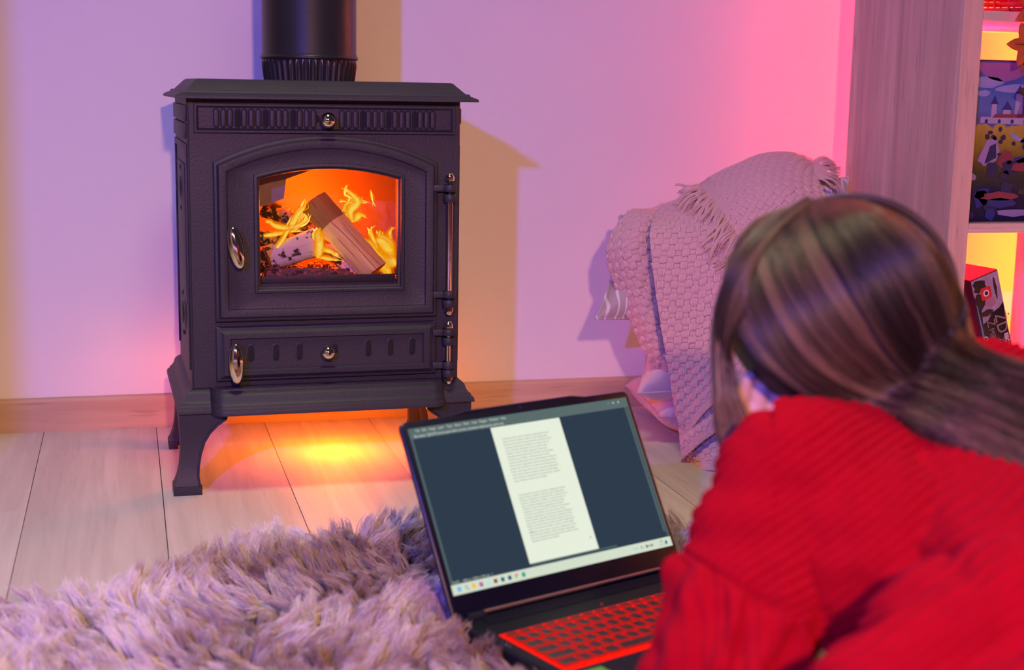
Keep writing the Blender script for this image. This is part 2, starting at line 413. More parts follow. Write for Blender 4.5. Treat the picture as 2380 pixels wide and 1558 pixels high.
for i, px in enumerate(slots):
    if not px: continue
    u = 0.0672 + (px - 500) * (0.4173 - 0.0672) / (1007 - 500)
    if i in openi:
        rim = capsule_bar(u, zc, 0.0056, 0.0155, -0.002, -0.0042); rim.build('vent_rim', M_iron, vpo, 50)
        capsule_bar(u, zc, 0.0041, 0.0140, -0.0036, -0.0045).build('vent_slot', M_hole, vpo, 50)
    else:
        capsule_bar(u, zc, 0.0047, 0.0150, -0.002, -0.0066).build('vent_bar', M_iron, vpo, 60)
capsule_bar(0.2285, zc, 0.004, 0.006, -0.001, -0.0026).build('vent_slot', M_hole, vpo, 50)

def ball_knob(name, x, z, r, par):
    m = MB().lathe([(0.006, 0.0), (0.005, -0.008), (0.0045, -0.014)] + [(r * sin(a), -0.014 - r * 0.85 + r * 0.85 * cos(a)) for a in np.linspace(0.42, pi - 0.001, 16)], (x, -0.002, z), 'y', 28)
    return m.build(name, M_chrome, par, 80)
ball_knob('knob', 0.2425, 0.6045, 0.0127, vpo)

# main door: moulded arched frame around the glass
dl, dr, db, dsp, dap = 0.0625, 0.4255, 0.2815, 0.5370, 0.5800
wl_, wr_, wb_, wsp, wap = 0.1300, 0.3650, 0.3320, 0.5135, 0.5310
def dc(i, d): return contour(dl + i, dr - i, db + i, dsp - i * 0.72, dap - i, d)
def wc(i, d): return contour(wl_ + i, wr_ - i, wb_ + i, wsp - i * 0.8, wap - i, d)
door = MB().loft([dc(0, 0.0), dc(0, -0.0085), dc(0.0018, -0.0105), dc(0.0050, -0.0110), dc(0.0085, -0.0175), dc(0.0180, -0.0180), dc(0.0200, -0.0172), dc(0.0212, -0.0125), dc(0.0230, -0.0118),
    wc(-0.0055, -0.0125), wc(-0.0040, -0.0150), wc(-0.0005, -0.0155), wc(0.0012, -0.0140), wc(0.0016, -0.0060), wc(0.0045, -0.0055), wc(0.0052, -0.0030), wc(0.0052, 0.0035), wc(-0.002, 0.004), dc(0.01, 0.004)], True)
doo = door.build('fire_door', M_iron, st, 32)
gm, N, L, bs = nmat('stove_glass'); nt = gm.node_tree
tr = N.new('ShaderNodeBsdfTransparent'); tr.inputs[0].default_value = (0.96, 0.93, 0.90, 1); gl = N.new('ShaderNodeBsdfGlossy'); gl.inputs['Roughness'].default_value = 0.05
fz = N.new('ShaderNodeFresnel'); fz.inputs[0].default_value = 1.3; ms = N.new('ShaderNodeMixShader')
L.new(fz.outputs[0], ms.inputs[0]); L.new(tr.outputs[0], ms.inputs[1]); L.new(gl.outputs[0], ms.inputs[2]); L.new(ms.outputs[0], N['Material Output'].inputs[0])
g = MB().loft([wc(0.003, 0.0005), wc(0.003, 0.0030)], True, True, True); g.build('glass_pane', gm, doo)
# log-retaining bar across the bottom of the window
MB().box(0.137, 0.358, 0.006, 0.014, 0.339, 0.3520, 0.002).build('retaining_bar', M_iron, doo, 40)
MB().box(0.1345, 0.3605, 0.004, 0.010, 0.332, 0.340, 0.0015).build('lower_trim', M_iron, doo, 40)

def oval_handle(name, x, zt, zb, tilt, par):
    L_ = (zt - zb) / 2; n = 18
    prof = [(0.0125 * (sin(a) ** 0.85), -L_ * cos(a)) for a in np.linspace(0.03, pi - 0.03, n)]
    m = MB().lathe(prof, (0, 0, 0), 'z', 24, sx=1.0, sy=0.8)
    m.v = [(x + v[0] * cos(tilt) + v[2] * sin(tilt), -0.036 + v[1], (zt + zb) / 2 + v[2] * cos(tilt) - v[0] * sin(tilt)) for v in m.v]
    m.lathe([(0.0075, -0.010), (0.006, -0.03), (0.006, -0.036)], (x, 0, (zt + zb) / 2), 'y', 16)
    return m.build(name, M_chrome, par, 80)
oval_handle('door_handle', 0.0945, 0.4385, 0.3695, radians(-11), doo)

# ash drawer door
al, ar, ab, at_ = 0.0625, 0.4250, 0.1840, 0.2730
def ac(i, d, j=None): j = i if j is None else j; return [(al + i, d, ab + j), (ar - i, d, ab + j), (ar - i, d, at_ - j), (al + i, d, at_ - j)]
ad = MB().loft([ac(0, 0.0), ac(0, -0.0075), ac(0.0015, -0.0090), ac(0.0045, -0.0095), ac(0.0125, -0.0165, 0.0105), ac(0.0215, -0.0170, 0.0180), ac(0.0230, -0.0155, 0.0192), ac(0.0236, -0.0118, 0.0198), ac(0.03, -0.0115, 0.024)], True, False, True)
ado = ad.build('ash_door', M_iron, st, 32)
for px in (577, 634, 688, 849, 902, 954):
    u = 0.0632 + (px - 500) * (0.423 - 0.0632) / 510
    capsule_bar(u, 0.2298 + (0.0 if px < 800 else 0.002), 0.0062, 0.0150, -0.0105, -0.01235).build('slot_rim', M_iron, ado, 50)
    capsule_bar(u, 0.2298 + (0.0 if px < 800 else 0.002), 0.0050, 0.0138, -0.0105, -0.0127).build('air_slot', M_hole, ado, 50)
capsule_bar(0.2545, 0.2325, 0.0045, 0.008, -0.0105, -0.0127).build('air_slot', M_hole, ado, 50)
ball_knob('knob', 0.2410, 0.2285, 0.0125, ado)
oval_handle('door_handle', 0.0920, 0.2510, 0.1840, radians(-1), ado)

# hinges: lugs, pins, acorn nuts, rods
HX = 0.4455
def lug(z, par, big=True):
    m = MB()
    if big:   # arm from the door
        m.box(0.418, 0.450, -0.0165, -0.004, z - 0.0055, z + 0.0055, 0.002)
        m.lathe([(0.0105, z - 0.0055), (0.0115, z - 0.004), (0.0115, z + 0.004), (0.0105, z + 0.0055)], (HX, -0.0135, 0), 'z', 22)
    else:
        m.box(HX - 0.009, HX + 0.012, -0.012, 0.002, z - 0.006, z + 0.006, 0.002)
        m.lathe([(0.0095, z - 0.0065), (0.0105, z - 0.005), (0.0105, z + 0.005), (0.0095, z + 0.0065)], (HX, -0.0135, 0), 'z', 22)
    return m.build('hinge_lug', M_iron, par, 40)
def acorn(z, up, par):
    s = 1 if up else -1
    m = MB().lathe([(0.0072, z), (0.0078, z + s * 0.001), (0.0078, z + s * 0.0065), (0.0070, z + s * 0.0075)], (HX, -0.0135, 0), 'z', 6)
    m.lathe([(0.0062 * cos(a), z + s * (0.0075 + 0.0062 * sin(a))) for a in np.linspace(0, pi / 2 - 0.02, 7)], (HX, -0.0135, 0), 'z', 18)
    return m.build('acorn_nut', M_chrome, par, 30)
def pin(z0, z1, r, par, mat=None): return MB().lathe([(r, z0), (r, z1)], (HX, -0.0135, 0), 'z', 20).build('hinge_pin', mat or M_chrome, par, 50)
lug(0.4955, doo); lug(0.4790, st, False); lug(0.3185, doo); lug(0.3030, st, False)
pin(0.3245, 0.4730, 0.0052, doo); pin(0.4840, 0.5090, 0.0030, doo, M_iron2); pin(0.2925, 0.3120, 0.0030, doo, M_iron2)
acorn(0.5075, True, doo); acorn(0.2960, False, doo)
lug(0.2545, ado); lug(0.2390, st, False); lug(0.1985, ado); lug(0.1830 + 0.0015, st, False)
pin(0.2040, 0.2330, 0.0042, ado); pin(0.176, 0.26, 0.0030, ado, M_chrome)
acorn(0.2605, True, ado); acorn(0.1775, False, ado)

# base: stepped skirt with a bowed front lip (ash shelf)
bp = [(0.000, 0.1740), (0.0005, 0.1710), (0.006, 0.1680), (0.010, 0.1640), (0.0125, 0.1560), (0.0165, 0.1500), (0.019, 0.1485), (0.020, 0.1450), (0.0235, 0.1425), (0.0245, 0.1385), (0.0245, 0.1350), (0.018, 0.1345)]
def base_ring(o, z, bow):
    l, r, f, k = UL - o, UR + o, 0.002 - o, DB + o * 0.6
    p = [(l, f), (0.052, f)]
    n = 8; B_ = 0.0275 * bow
    for i in range(n + 1): a = pi / 2 * i / n; p.append((0.052 + 0.022 - 0.022 * cos(a), f - B_ * sin(a)))
    for i in range(n + 1): a = pi / 2 * i / n; p.append((0.438 - 0.022 + 0.022 * sin(a), f - B_ * cos(a)))
    p += [(0.438, f), (r, f), (r, k), (l, k)]
    return [(x, y, z) for x, y in p]
bs_ = MB().loft([base_ring(o, z, 1.0) for o, z in bp] + [base_ring(-0.05, 0.1345, 0.2)], True, True, True)
bs_.build('base', M_iron, st, 28)
# tray lip floor detail on the shelf
MB().box(0.078, 0.413, -0.022, -0.002, 0.1735, 0.1752, 0.0008).build('ash_lip', M_iron, st, 40)

# legs: cabriole outline, L-shaped corner pieces
def leg(cx, cy, sx, sy):
    """corner leg: outline in height vs half-width, lofted; outer corner at (cx,cy)"""
    pr = [(0.1350, 0.000, 0.078), (0.122, 0.000, 0.0765), (0.112, 0.0005, 0.062), (0.100, 0.001, 0.050), (0.085, 0.0015, 0.041), (0.065, 0.001, 0.0345), (0.045, -0.001, 0.031), (0.030, -0.004, 0.030), (0.019, -0.008, 0.0315), (0.015, -0.010, 0.0325), (0.0145, -0.0115, 0.0335), (0.001, -0.0115, 0.0335), (0.0, -0.011, 0.033)]
    rings = []
    for z, o, i in pr:
        w_ = i; t = 0.012 if z > 0.02 else 0.016
        # L-shaped section: outer corner, front flange along x, side flange along y
        sec = [(o, o), (w_, o), (w_, o + t), (o + t, o + t), (o + t, w_), (o, w_)]
        rings.append([(cx + sx * a, cy + sy * b_, z) for a, b_ in sec])
    m = MB().loft(rings, True, True, True)
    if True:  # rib along the flange edge
        m.tube([(cx + sx * (i - 0.002), cy + sy * (o - 0.0005), z) for z, o, i in pr[1:-2]], 0.0022, 8)
    return m.build('leg', M_iron, st, 35)
leg(0.002, -0.0100, 1, 1); leg(0.4875, -0.0100, -1, 1); leg(0.010, DB - 0.002 + 0.01, 1, -1); leg(0.4795, DB + 0.008, -1, -1)

# ------------------------------------------------------------------ the fire (things lying in the firebox; stove-local coordinates turned to world)
STM = Matrix.Translation((0.07, 2.325, 0)) @ Matrix.Rotation(radians(1.2), 4, 'Z')
def SW(u, d, z): return STM @ Vector((u, d, z))
def stp(px, py, d):
    """stove-local point behind the window at depth d"""
    O = SW(0, d, 0); n_ = (STM.to_3x3() @ Vector((0, 1, 0))); r = ray(px, py); t = (O - CAM).dot(n_) / r.dot(n_)
    return CAM + r * t
def smooth_path(pts, n=22):
    P_ = [Vector(p) for p in pts]; P_ = [P_[0]] + P_ + [P_[-1]]; out = []
    segs = len(P_) - 3
    for i in range(n + 1):
        t = i / n * segs; k = min(int(t), segs - 1); t -= k; a, b, c, d = P_[k:k + 4]
        out.append(0.5 * ((2 * b) + (c - a) * t + (2 * a - 5 * b + 4 * c - d) * t * t + (3 * b - a - 3 * c + d) * t * t * t))
    return out
def bark_mat(name, c_wood, c_char, c_glow, glow, th, sc=60):
    m, N, L, b = nmat(name); nt = m.node_tree
    t, _ = tex(nt, 'ShaderNodeTexNoise', scale=(1, 1, 1), Scale=sc, Detail=6, Roughness=0.65)
    t2, _ = tex(nt, 'ShaderNodeTexNoise', Scale=sc * 2.1, Detail=5, Roughness=0.7)
    k = ramp(nt, t.outputs[0], [(th, 0.0), (th + 0.05, 1.0)])
    L.new(mix(nt, c_char, c_wood, k), b.inputs['Base Color']); b.inputs['Roughness'].default_value = 0.85
    g = ramp(nt, t2.outputs[0], [(0.54, 0.0), (0.68, 1.0)])
    b.inputs['Emission Color'].default_value = (*c_glow, 1); L.new(mixf(nt, g, glow), b.inputs['Emission Strength'])
    bump(nt, b, t.outputs[0], 0.8, 0.002); return m
M_split = wood('split_log_wood', (0.92, 0.80, 0.32), (0.78, 0.58, 0.20), (0.32, 0.20, 0.06), 'x', 0.7, scale=1.6, rnd=0)
M_splitb = wood('scorched_log_wood', (0.40, 0.27, 0.07), (0.28, 0.16, 0.04), (0.08, 0.04, 0.01), 'x', 0.75, scale=1.6, rnd=0)
M_birch = bark_mat('birch_bark', (0.72, 0.66, 0.62), (0.05, 0.035, 0.03), (1, 0.1, 0.02), 0.0, 0.40, 55)
M_birchg = bark_mat('glowing_birch_bark', (0.70, 0.55, 0.50), (0.06, 0.03, 0.03), (1.0, 0.06, 0.02), 2.2, 0.44, 70)
M_charl = bark_mat('charred_bark', (0.45, 0.28, 0.12), (0.025, 0.018, 0.015), (1.0, 0.10, 0.01), 0.8, 0.50, 60)
M_ember = bark_mat('ember_coal', (0.10, 0.06, 0.07), (0.03, 0.02, 0.025), (1.0, 0.05, 0.02), 6.0, 0.45, 90)
M_ash = bark_mat('dark_coal', (0.13, 0.09, 0.10), (0.03, 0.022, 0.028), (1.0, 0.05, 0.03), 0.4, 0.45, 80)

def log_thing(name, p0, p1, sec, mats, label, group=None, taper=1.0, nseg=14, rough=0.0015, seed=0, mfun=None, twist=0.0):
    """log from p0 to p1 (world) with section polygon sec [(a,b)]: local x runs along the log"""
    p0, p1 = Vector(p0), Vector(p1); ax = (p1 - p0); Ln = ax.length; ax.normalize()
    side = ax.cross(Vector((0, 1, 0))).normalized(); fw = side.cross(ax)
    rs = random.Random(seed); rings = []; n = len(sec)
    for i in range(nseg + 1):
        t = i / nseg; k = 1 + (taper - 1) * t; c_, s_ = cos(twist * t), sin(twist * t); ring = []
        for j, (a, b) in enumerate(sec):
            jit = rough * (rs.random() - 0.5) * 2; a2, b2 = a * c_ - b * s_, a * s_ + b * c_
            ring.append((t * Ln, a2 * k + jit, b2 * k + jit))
        rings.append(ring)
    m = MB().loft(rings, True, True, True)
    if mfun: m.m = [mfun(sum(m.v[i][0] for i in f) / len(f) / Ln) for f in m.f]
    o = m.build(name, mats, None, 40)
    o.matrix_world = Matrix(((ax.x, side.x, fw.x, p0.x), (ax.y, side.y, fw.y, p0.y), (ax.z, side.z, fw.z, p0.z), (0, 0, 0, 1)))
    return tag(o, label, 'log', group)
def roundsec(r, n=18, q=1.0, sd=0):
    rr = random.Random(sd); return [(r * cos(2 * pi * k / n) * (1 + 0.08 * (rr.random() - .5)), r * q * sin(2 * pi * k / n) * (1 + 0.08 * (rr.random() - .5))) for k in range(n)]
GL = 'logs burning in the stove'
wedge = [(-0.0265, -0.004), (-0.018, -0.014), (-0.004, -0.019), (0.012, -0.013), (0.0255, 0.001), (0.022, 0.012), (0.0, 0.018), (-0.020, 0.012)]
log_thing('split_log', stp(728, 468, 0.105), stp(872, 632, 0.045), wedge, [M_splitb, M_split], 'big pale split log leaning across the middle of the fire', GL, 0.92, 16, 0.0008, 3, lambda t: 0 if t < 0.34 else 1)
sl = bpy.data.objects['split_log']
for cpts in ([(0.045, -0.002, -0.0195), (0.10, 0.003, -0.0175), (0.16, 0.004, -0.0155), (0.205, 0.006, -0.014)], [(0.06, 0.013, -0.0125), (0.12, 0.011, -0.0122), (0.17, 0.014, -0.010)], [(0.08, -0.012, -0.0165), (0.13, -0.010, -0.0155), (0.19, -0.009, -0.0140)]):
    MB().tube(smooth_path([(a_ * 0.95, b_ * 0.98, c_) for a_, b_, c_ in cpts], 10), [0.0001] + [0.0005] * 9 + [0.0001], 5).build('crack', M_splitb, sl, 60)
log_thing('birch_log', stp(622, 604, 0.075), stp(737, 562, 0.085), roundsec(0.0215, 20, 1, 2), [M_birch], 'white birch log lying low at the left of the fire', GL, 1.12, 12, 0.0012, 5)
log_thing('charred_log', stp(612, 478, 0.135), stp(728, 540, 0.120), roundsec(0.0165, 16, 0.9, 4), [M_charl], 'charred log with peeling bark at the upper left of the fire', GL, 1.05, 12, 0.0020, 6)
log_thing('burnt_log', stp(590, 553, 0.100), stp(668, 560, 0.115), roundsec(0.012, 14, 0.9, 7), [M_charl], 'short blackened log behind the left end of the birch log', GL, 1.0, 8, 0.002, 8)
log_thing('glowing_log', stp(735, 560, 0.105), stp(838, 640, 0.075), roundsec(0.0125, 16, 1, 9), [M_birchg], 'glowing birch stick leaning under the big split log', GL, 1.0, 12, 0.0012, 11)
log_thing('yellow_log', stp(588, 618, 0.085), stp(640, 590, 0.105), roundsec(0.0165, 14, 1, 3), [M_charl], 'half burnt log end at the far left window edge', GL, 1.0, 8, 0.0015, 12)
log_thing('coal_log', stp(618, 640, 0.040), stp(812, 640, 0.040), roundsec(0.0115, 20, 0.95, 13), [M_ash], 'dark crumbling bark log along the bottom of the fire', GL, 0.85, 26, 0.0030, 14)
# ember bed
rs = random.Random(5); e = MB(); bmI = bmesh.new(); bmesh.ops.create_icosphere(bmI, subdivisions=1, radius=1.0); IV = [v.co.copy() for v in bmI.verts]; IF = [[v.index for v in f.verts] for f in bmI.faces]; bmI.free()
for i in range(620):
    u = rs.uniform(0.095, 0.395); d = rs.uniform(0.022, 0.20); hgt = 0.022 * (1 - abs(u - 0.235) / 0.2) + 0.010 * (d / 0.2)
    z = 0.324 + rs.random() * max(hgt, 0.006) + 0.004; r = rs.uniform(0.003, 0.0075)
    c_ = SW(u, d, z); k = [rs.uniform(0.7, 1.3) for _ in range(3)]
    e.add([(c_.x + v.x * r * k[0] * rs.uniform(.8, 1.2), c_.y + v.y * r * k[1], c_.z + v.z * r * 0.7 * k[2]) for v in IV], IF, 0 if rs.random() < 0.55 else 1)
eo = e.build('ember_bed', [M_ember, M_ash], None); tag(eo, 'bed of red embers under the burning logs', 'embers', kind='stuff')
for i, (px, py, d, a, b_) in enumerate([(640, 612, 0.045, 30, -0.3), (676, 606, 0.05, 34, 0.1), (716, 598, 0.052, 36, -0.2), (755, 606, 0.055, 40, 0.25), (792, 616, 0.055, 40, 0.5), (700, 618, 0.04, 40, 0.05), (768, 622, 0.045, 36, 0.45)]):
    pass

# flames: tapering curved tongues
def flame_mat(name='flame', cols=((1.0, 0.10, 0.0), (1.0, 0.33, 0.0), (1.0, 0.72, 0.02), (1.0, 0.95, 0.25)), a1=0.92, es=1.15):
    m, N, L, b = nmat(name); nt = m.node_tree
    lw = N.new('ShaderNodeLayerWeight'); lw.inputs[0].default_value = 0.42
    inv = N.new('ShaderNodeMath'); inv.operation = 'SUBTRACT'; inv.inputs[0].default_value = 1.0; L.new(lw.outputs['Facing'], inv.inputs[1])
    t, _ = tex(nt, 'ShaderNodeTexNoise', scale=(1, 1, 0.45), Scale=70, Detail=3, Distortion=1.2)
    ad_ = N.new('ShaderNodeMath'); ad_.operation = 'MULTIPLY_ADD'; L.new(t.outputs[0], ad_.inputs[0]); ad_.inputs[1].default_value = 0.9; ad_.inputs[2].default_value = -0.45
    s = N.new('ShaderNodeMath'); s.operation = 'ADD'; L.new(inv.outputs[0], s.inputs[0]); L.new(ad_.outputs[0], s.inputs[1])
    col = ramp(nt, s.outputs[0], list(zip((0.15, 0.40, 0.68, 0.98), cols)))
    al = ramp(nt, s.outputs[0], [(0.10, 0.0), (0.55, a1)])
    em = N.new('ShaderNodeEmission'); L.new(col, em.inputs[0]); em.inputs[1].default_value = es
    tp = N.new('ShaderNodeBsdfTransparent'); mx = N.new('ShaderNodeMixShader'); L.new(al, mx.inputs[0]); L.new(tp.outputs[0], mx.inputs[1]); L.new(em.outputs[0], mx.inputs[2])
    L.new(mx.outputs[0], N['Material Output'].inputs[0]); return m
M_flame = flame_mat()
M_flame2 = flame_mat('flame_outer', ((0.9, 0.08, 0.0), (1.0, 0.16, 0.0), (1.0, 0.30, 0.0), (1.0, 0.45, 0.01)), 0.5, 0.9)
rf = random.Random(8)
def flame(tongues, label):
    m = MB()
    for pts, wpx, d in tongues:
        for jj in range(3):   # thin licks around the main tongue
            jp = smooth_path([stp(x + rf.uniform(-5, 5) * (1 + 0.5 * k_), y + rf.uniform(-4, 4), d + rf.uniform(-0.006, 0.006)) for k_, (x, y) in enumerate(pts)]); nn_ = len(jp)
            m.tube(jp, [max(0.00015, wpx * 0.55 / 3337 * 2.45 / 2 * sin(pi * (0.1 + 0.9 * i / (nn_ - 1)))) for i in range(nn_)], 8, flat=0.5, mi=jj % 2)
        path = smooth_path([stp(x, y, d) for x, y in pts]); n = len(path)
        W = wpx * 1.75 / 3337 * 2.45 / 2
        rad = [max(0.0002, W * ((sin(pi * (0.14 + 0.86 * (i / (n - 1)) ** 0.8))) ** 1.1) + 0.0001) for i in range(n)]
        m.tube(path, rad, 14, flat=0.45)
        m.tube([p + Vector((0, 0.004, 0.001)) for p in path], [r * 1.9 + 0.0004 for r in rad], 14, flat=0.4, mi=1)
    o = m.build('flame', [M_flame, M_flame2], None, 180, fixn=True)
    return tag(o, label, 'flame', 'flames in the stove')
flame([([(625, 512), (640, 526), (668, 530), (700, 520), (712, 500)], 16, 0.07), ([(664, 545), (680, 520), (692, 498), (708, 480), (711, 464)], 17, 0.072), ([(684, 540), (694, 515), (700, 500)], 14, 0.078),
       ([(640, 580), (655, 560), (672, 530), (680, 505)], 11, 0.066), ([(700, 522), (712, 508), (706, 496)], 10, 0.075), ([(618, 515), (630, 518), (655, 531)], 9, 0.068), ([(612, 548), (640, 545), (672, 538), (700, 535)], 13, 0.095)],
      'curling yellow flame over the logs at the left of the window')
flame([([(738, 600), (742, 572), (738, 545), (745, 530)], 26, 0.062), ([(735, 585), (748, 580), (775, 588), (788, 600)], 15, 0.06), ([(742, 570), (736, 548), (733, 533)], 14, 0.058), ([(742, 598), (765, 602), (790, 606)], 12, 0.058)],
      'small bright flame between the birch log and the split log')
flame([([(822, 515), (812, 492), (830, 470), (815, 450), (802, 438)], 24, 0.12), ([(818, 500), (800, 486), (812, 462), (806, 440)], 12, 0.122), ([(820, 515), (835, 500), (850, 504)], 22, 0.118), ([(814, 472), (826, 462), (840, 470), (855, 472)], 9, 0.12),
       ([(830, 476), (836, 464), (832, 456)], 7, 0.12), ([(795, 490), (804, 478), (815, 470)], 8, 0.12), ([(788, 470), (800, 468), (812, 474)], 6, 0.12), ([(862, 442), (864, 462), (874, 482)], 4, 0.125), ([(800, 455), (801, 440), (808, 430)], 5, 0.12)],
      'ragged yellow flame rising behind the top of the split log')
flame([([(905, 640), (888, 612), (868, 590), (852, 566), (845, 552)], 42, 0.11), ([(912, 600), (895, 575), (880, 560), (862, 562)], 44, 0.115), ([(912, 575), (900, 560), (882, 548), (884, 535)], 26, 0.12), ([(880, 585), (868, 560), (862, 540), (864, 526)], 14, 0.112),
       ([(915, 620), (900, 600), (880, 588)], 40, 0.105), ([(908, 560), (905, 545), (912, 528)], 14, 0.118), ([(870, 575), (856, 562), (846, 560)], 14, 0.11)],
      'large yellow flame in the lower right corner of the window')
# firelight inside the box and the amber glow below the base
def point(name, loc, p, col, r):
    l = bpy.data.lights.new(name, 'POINT'); l.energy = p; l.color = col; l.shadow_soft_size = r
    o = bpy.data.objects.new(name, l); COL.objects.link(o); o.location = loc; return o
point('fire_light', SW(0.25, 0.15, 0.44), 7.0, (1.0, 0.075, 0.001), 0.03)
point('fire_light', SW(0.20, 0.17, 0.52), 2.6, (1.0, 0.095, 0.001), 0.02)
point('under_stove_lamp', SW(0.29, 0.21, 0.105), 6.5, (1.0, 0.16, 0.0), 0.07)

# ------------------------------------------------------------------ laptop
LY, LT = 0.372, 0.520                      # yaw, lid lean
lap = empty('laptop', (0.357, 1.55, 0.0), LY, 'open black laptop with red lit keyboard lying on the fluffy rug', 'laptop')
LW, LH, LZ = 0.361, 0.247, 0.046           # local x along the hinge, -y toward the user
M_lap = simple('laptop_black', (0.008, 0.010, 0.018), 0.5, spec=0.2, var=0.1, bmp=0.1, bscale=200, bdist=0.0002)
M_bez = simple('laptop_bezel', (0.004, 0.006, 0.016), 0.5, spec=0.2, var=0.1)
M_key = simple('keycap', (0.012, 0.012, 0.016), 0.5, var=0.1)
M_red = emis('red_backlight', (0.62, 0.006, 0.003), 1.0)
M_redl = emis('red_legend', (1.0, 0.06, 0.04), 0.45)
M_gold = simple('hinge_strip_metal', (0.62, 0.50, 0.42), 0.35, 0.9, var=0.1)
def rrect(x0, x1, y0, y1, r, n=5):
    p = []
    for cx, cy, a0 in ((x1 - r, y1 - r, 0), (x0 + r, y1 - r, 90), (x0 + r, y0 + r, 180), (x1 - r, y0 + r, 270)):
        for k in range(n + 1): a = radians(a0 + 90 * k / n); p.append((cx + r * cos(a), cy + r * sin(a)))
    return p
def slab(outline, z0, z1, c=0.0008):
    cx = sum(p[0] for p in outline) / len(outline); cy = sum(p[1] for p in outline) / len(outline)
    def R(i, z): return [(x - i * (1 if x > cx else -1), y - i * (1 if y > cy else -1), z) for x, y in outline]
    return MB().loft([R(c, z0), R(0, z0 + c), R(0, z1 - c), R(c, z1)], True, True, True)
slab(rrect(0.0, LW, -0.252, 0.010, 0.010), LZ - 0.021, LZ - 0.001, 0.002).build('base', M_lap, lap, 40)
slab(rrect(0.004, LW - 0.004, -0.249, -0.028, 0.008), LZ - 0.0015, LZ - 0.0003, 0.0004).build('palm_deck', M_lap, lap, 40)
# speaker / hinge strip behind the keys
hz = MB()
for k in range(5): hz.box(0.030, LW - 0.030, -0.026 + k * 0.005, -0.0235 + k * 0.005, LZ - 0.002, LZ + 0.0004)
hz.build('vent_strip', M_lap, lap)
MB().tube([(0.016, 0.001, LZ - 0.001), (0.040, 0.001, LZ - 0.001)], 0.0075, 16).build('hinge', M_lap, lap, 50)
MB().tube([(LW - 0.040, 0.001, LZ - 0.001), (LW - 0.016, 0.001, LZ - 0.001)], 0.0075, 16).build('hinge', M_lap, lap, 50)
MB().tube([(0.041, 0.003, LZ + 0.0035), (LW - 0.041, 0.003, LZ + 0.0035)], 0.0022, 10).build('hinge_strip', M_gold, lap, 50)
MB().box(0.018, LW - 0.018, -0.184, -0.060, LZ - 0.0004, LZ + 0.0002).build('key_well', emis('red_well', (1.0, 0.010, 0.004), 1.3), lap)
# keys
def key(x0, x1, y0, y1, leg=None):
    g_ = 0.0011; h = 0.0026; t = 0.0026
    a = rrect(x0 + g_, x1 - g_, y0 + g_, y1 - g_, 0.0016, 3); b_ = rrect(x0 + g_ + t * 0.35, x1 - g_ - t * 0.35, y0 + g_ + t * 0.35, y1 - g_ - t * 0.35, 0.0016, 3)
    m = MB(); m.loft([[(x, y, LZ + 0.0002) for x, y in a], [(x, y, LZ + h - 0.0004) for x, y in a]], True, False, False, 1)
    m.loft([[(x, y, LZ + h - 0.0004) for x, y in a], [(x, y, LZ + h) for x, y in b_]], True, False, False, 1)
    m.loft([[(x, y, LZ + h) for x, y in b_], [((x - (x0 + x1) / 2) * 0.86 + (x0 + x1) / 2, (y - (y0 + y1) / 2) * 0.86 + (y0 + y1) / 2, LZ + h - 0.0003) for x, y in b_]], True, False, True, 0)
    k = m.build('key', [M_key, M_red], lap, 35, fixn=False)
    if leg: text_obj('legend', leg, ((x0 + x1) / 2, (y0 + y1) / 2 - 0.0018, LZ + h + 0.00005), 0.0062 if len(leg) == 1 else 0.004, M_redl, k, align='CENTER')
    return k
def text_obj(name, body, loc, size, mat, parent, rot=(0, 0, 0), align='LEFT', extrude=0.0, space=None, bold=0.0, sx=1.0):
    c = bpy.data.curves.new(name, 'FONT'); c.body = body; c.size = size; c.align_x = align; c.extrude = extrude; c.resolution_u = 3
    if space: c.space_line = space
    if bold: c.offset = bold
    c.materials.append(mat); o = link(name, c, parent); o.location = loc; o.rotation_euler = rot; o.scale = (sx, 1, 1); return o
U_ = 0.0186; KX = 0.0215; rowY = [-0.064, -0.0765, -0.0965, -0.1165, -0.1365, -0.1565]
rows = [(['ESC'] + ['F%d' % i for i in range(1, 13)] + ['INS', 'DEL', '', ''], [1] * 17, 0.0115),
        (list('`1234567890-=') + ['<-'] + list('N/*'), [1] * 13 + [1.6] + [0.95] * 3, 0.0192),
        (['TAB'] + list('QWERTYUIOP[]') + ['\\'] + list('789'), [1.5] + [1] * 12 + [1.1] + [0.95] * 3, 0.0192),
        (['CAPS'] + list('ASDFGHJKL;') + ["'", 'ENT'] + list('456'), [1.75] + [1] * 11 + [1.85] + [0.95] * 3, 0.0192),
        (['SHIFT'] + list('ZXCVBNM,./') + ['SHFT'] + list('123'), [2.25] + [1] * 10 + [2.35] + [0.95] * 3, 0.0192),
        (['CTRL', 'FN', 'W', 'ALT', '', 'ALT', 'CTRL', '<', 'v', '>', '0', '.'], [1.5, 1, 1, 1.2, 5.2, 1.1, 1.2, 1.1, 1.1, 1.1, 0.95, 0.95], 0.0192)]
for (names, ws, hgt), y in zip(rows, rowY):
    x = KX; sc = 0.3175 / sum(ws)
    for nm_, w_ in zip(names, ws):
        key(x, x + w_ * sc - 0.0004, y - hgt, y, nm_ or None); x += w_ * sc
slab(rrect(0.115, 0.225, -0.246, -0.190, 0.004), LZ - 0.0006, LZ + 0.0001, 0.0002).build('touchpad', M_bez, lap, 40)
